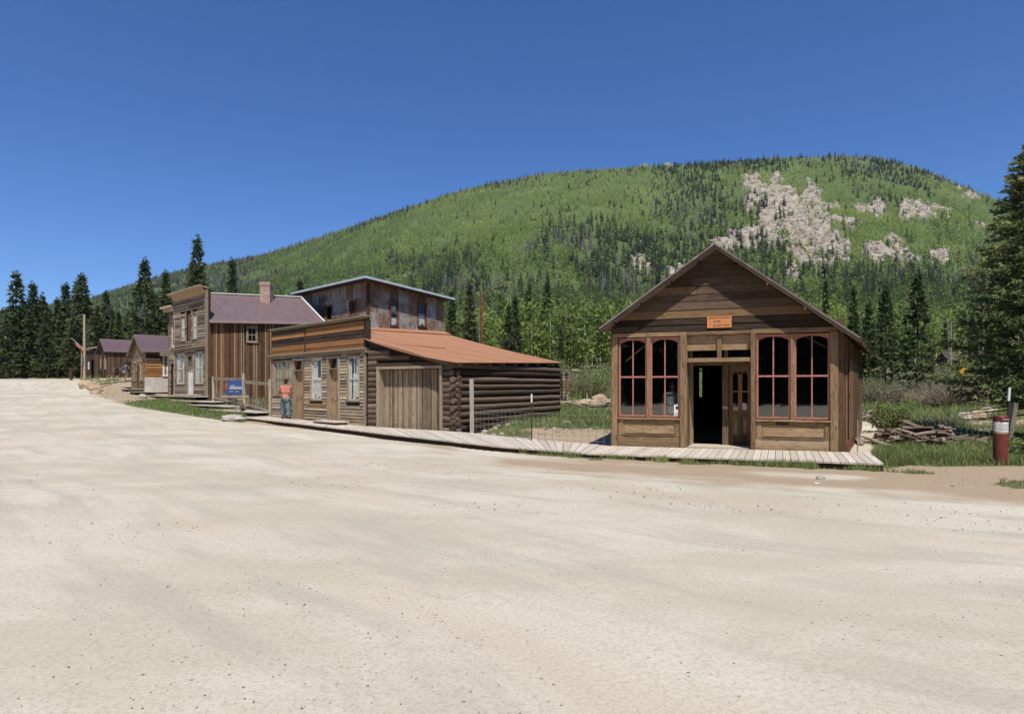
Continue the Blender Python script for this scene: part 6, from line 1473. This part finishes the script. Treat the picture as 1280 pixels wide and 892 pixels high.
# ================================================================== LIGHT, SKY, CAMERA
SUN_EL=R(58);SUN_AZ=R(9)   # azimuth: degrees to the right of straight behind the camera
w=bpy.data.worlds.new('World');SC.world=w;w.use_nodes=True;nt=w.node_tree;bg=nt.nodes['Background']
sk=nt.nodes.new('ShaderNodeTexSky');sk.sky_type='NISHITA';sk.sun_disc=False;sk.sun_elevation=SUN_EL
d=Vector((math.sin(SUN_AZ)*math.cos(SUN_EL),-math.cos(SUN_AZ)*math.cos(SUN_EL),math.sin(SUN_EL)))   # towards the sun
sk.sun_rotation=math.atan2(d.x,d.y)
hs=nt.nodes.new('ShaderNodeHueSaturation');hs.inputs['Saturation'].default_value=1.2;hs.inputs['Hue'].default_value=.507;hs.inputs['Value'].default_value=1.0;nt.links.new(sk.outputs[0],hs.inputs['Color']);sk.altitude=3200;sk.air_density=1.0;sk.dust_density=.25;sk.ozone_density=5.0
nt.links.new(hs.outputs[0],bg.inputs['Color']);bg.inputs['Strength'].default_value=.13
sl=bpy.data.lights.new('sun','SUN');sl.energy=4.0;sl.angle=R(.55);sl.color=(1,.94,.83);so=bpy.data.objects.new('sun',sl);COL.objects.link(so);so.rotation_euler=(-d).to_track_quat('-Z','Y').to_euler()
cam=bpy.data.cameras.new('camera');co=bpy.data.objects.new('camera',cam);COL.objects.link(co);co.location=(0,0,CH);co.rotation_euler=(R(90),0,0)
cam.sensor_width=36;cam.lens=F/1280*36;cam.shift_y=(HY-446)/1280;cam.clip_start=.1;cam.clip_end=9000;SC.camera=co
SC.render.engine='CYCLES';SC.view_settings.view_transform='Standard';SC.view_settings.look='None';SC.view_settings.exposure=.24;SC.view_settings.gamma=1
SC.cycles.max_bounces=6;SC.cycles.transparent_max_bounces=12;SC.cycles.diffuse_bounces=3;SC.cycles.glossy_bounces=3;SC.cycles.caustics_reflective=False;SC.cycles.caustics_refractive=False
SC.cycles.use_denoising=True

# thin mountain air round the whole scene
hm=bpy.data.materials.new('haze');hm.use_nodes=True;hn=hm.node_tree;hn.nodes.clear();ho=hn.nodes.new('ShaderNodeOutputMaterial');hv=hn.nodes.new('ShaderNodeVolumePrincipled')
hv.inputs['Color'].default_value=(.80,.88,1,1);hv.inputs['Density'].default_value=.00008;hv.inputs['Anisotropy'].default_value=.3;hn.links.new(hv.outputs[0],ho.inputs['Volume'])
zs=[(-3100,-3100,-90),(3100,3100,560)];a,b=zs
vs=[(x,y,z) for x in(a[0],b[0]) for y in(a[1],b[1]) for z in(a[2],b[2])]
me=bpy.data.meshes.new('haze');me.from_pydata(vs,[],[(0,1,3,2),(4,6,7,5),(0,4,5,1),(2,3,7,6),(0,2,6,4),(1,5,7,3)]);me.materials.append(hm);ob=bpy.data.objects.new('haze',me);COL.objects.link(ob);tag(ob,'thin pale mountain haze over the valley',kind='stuff')
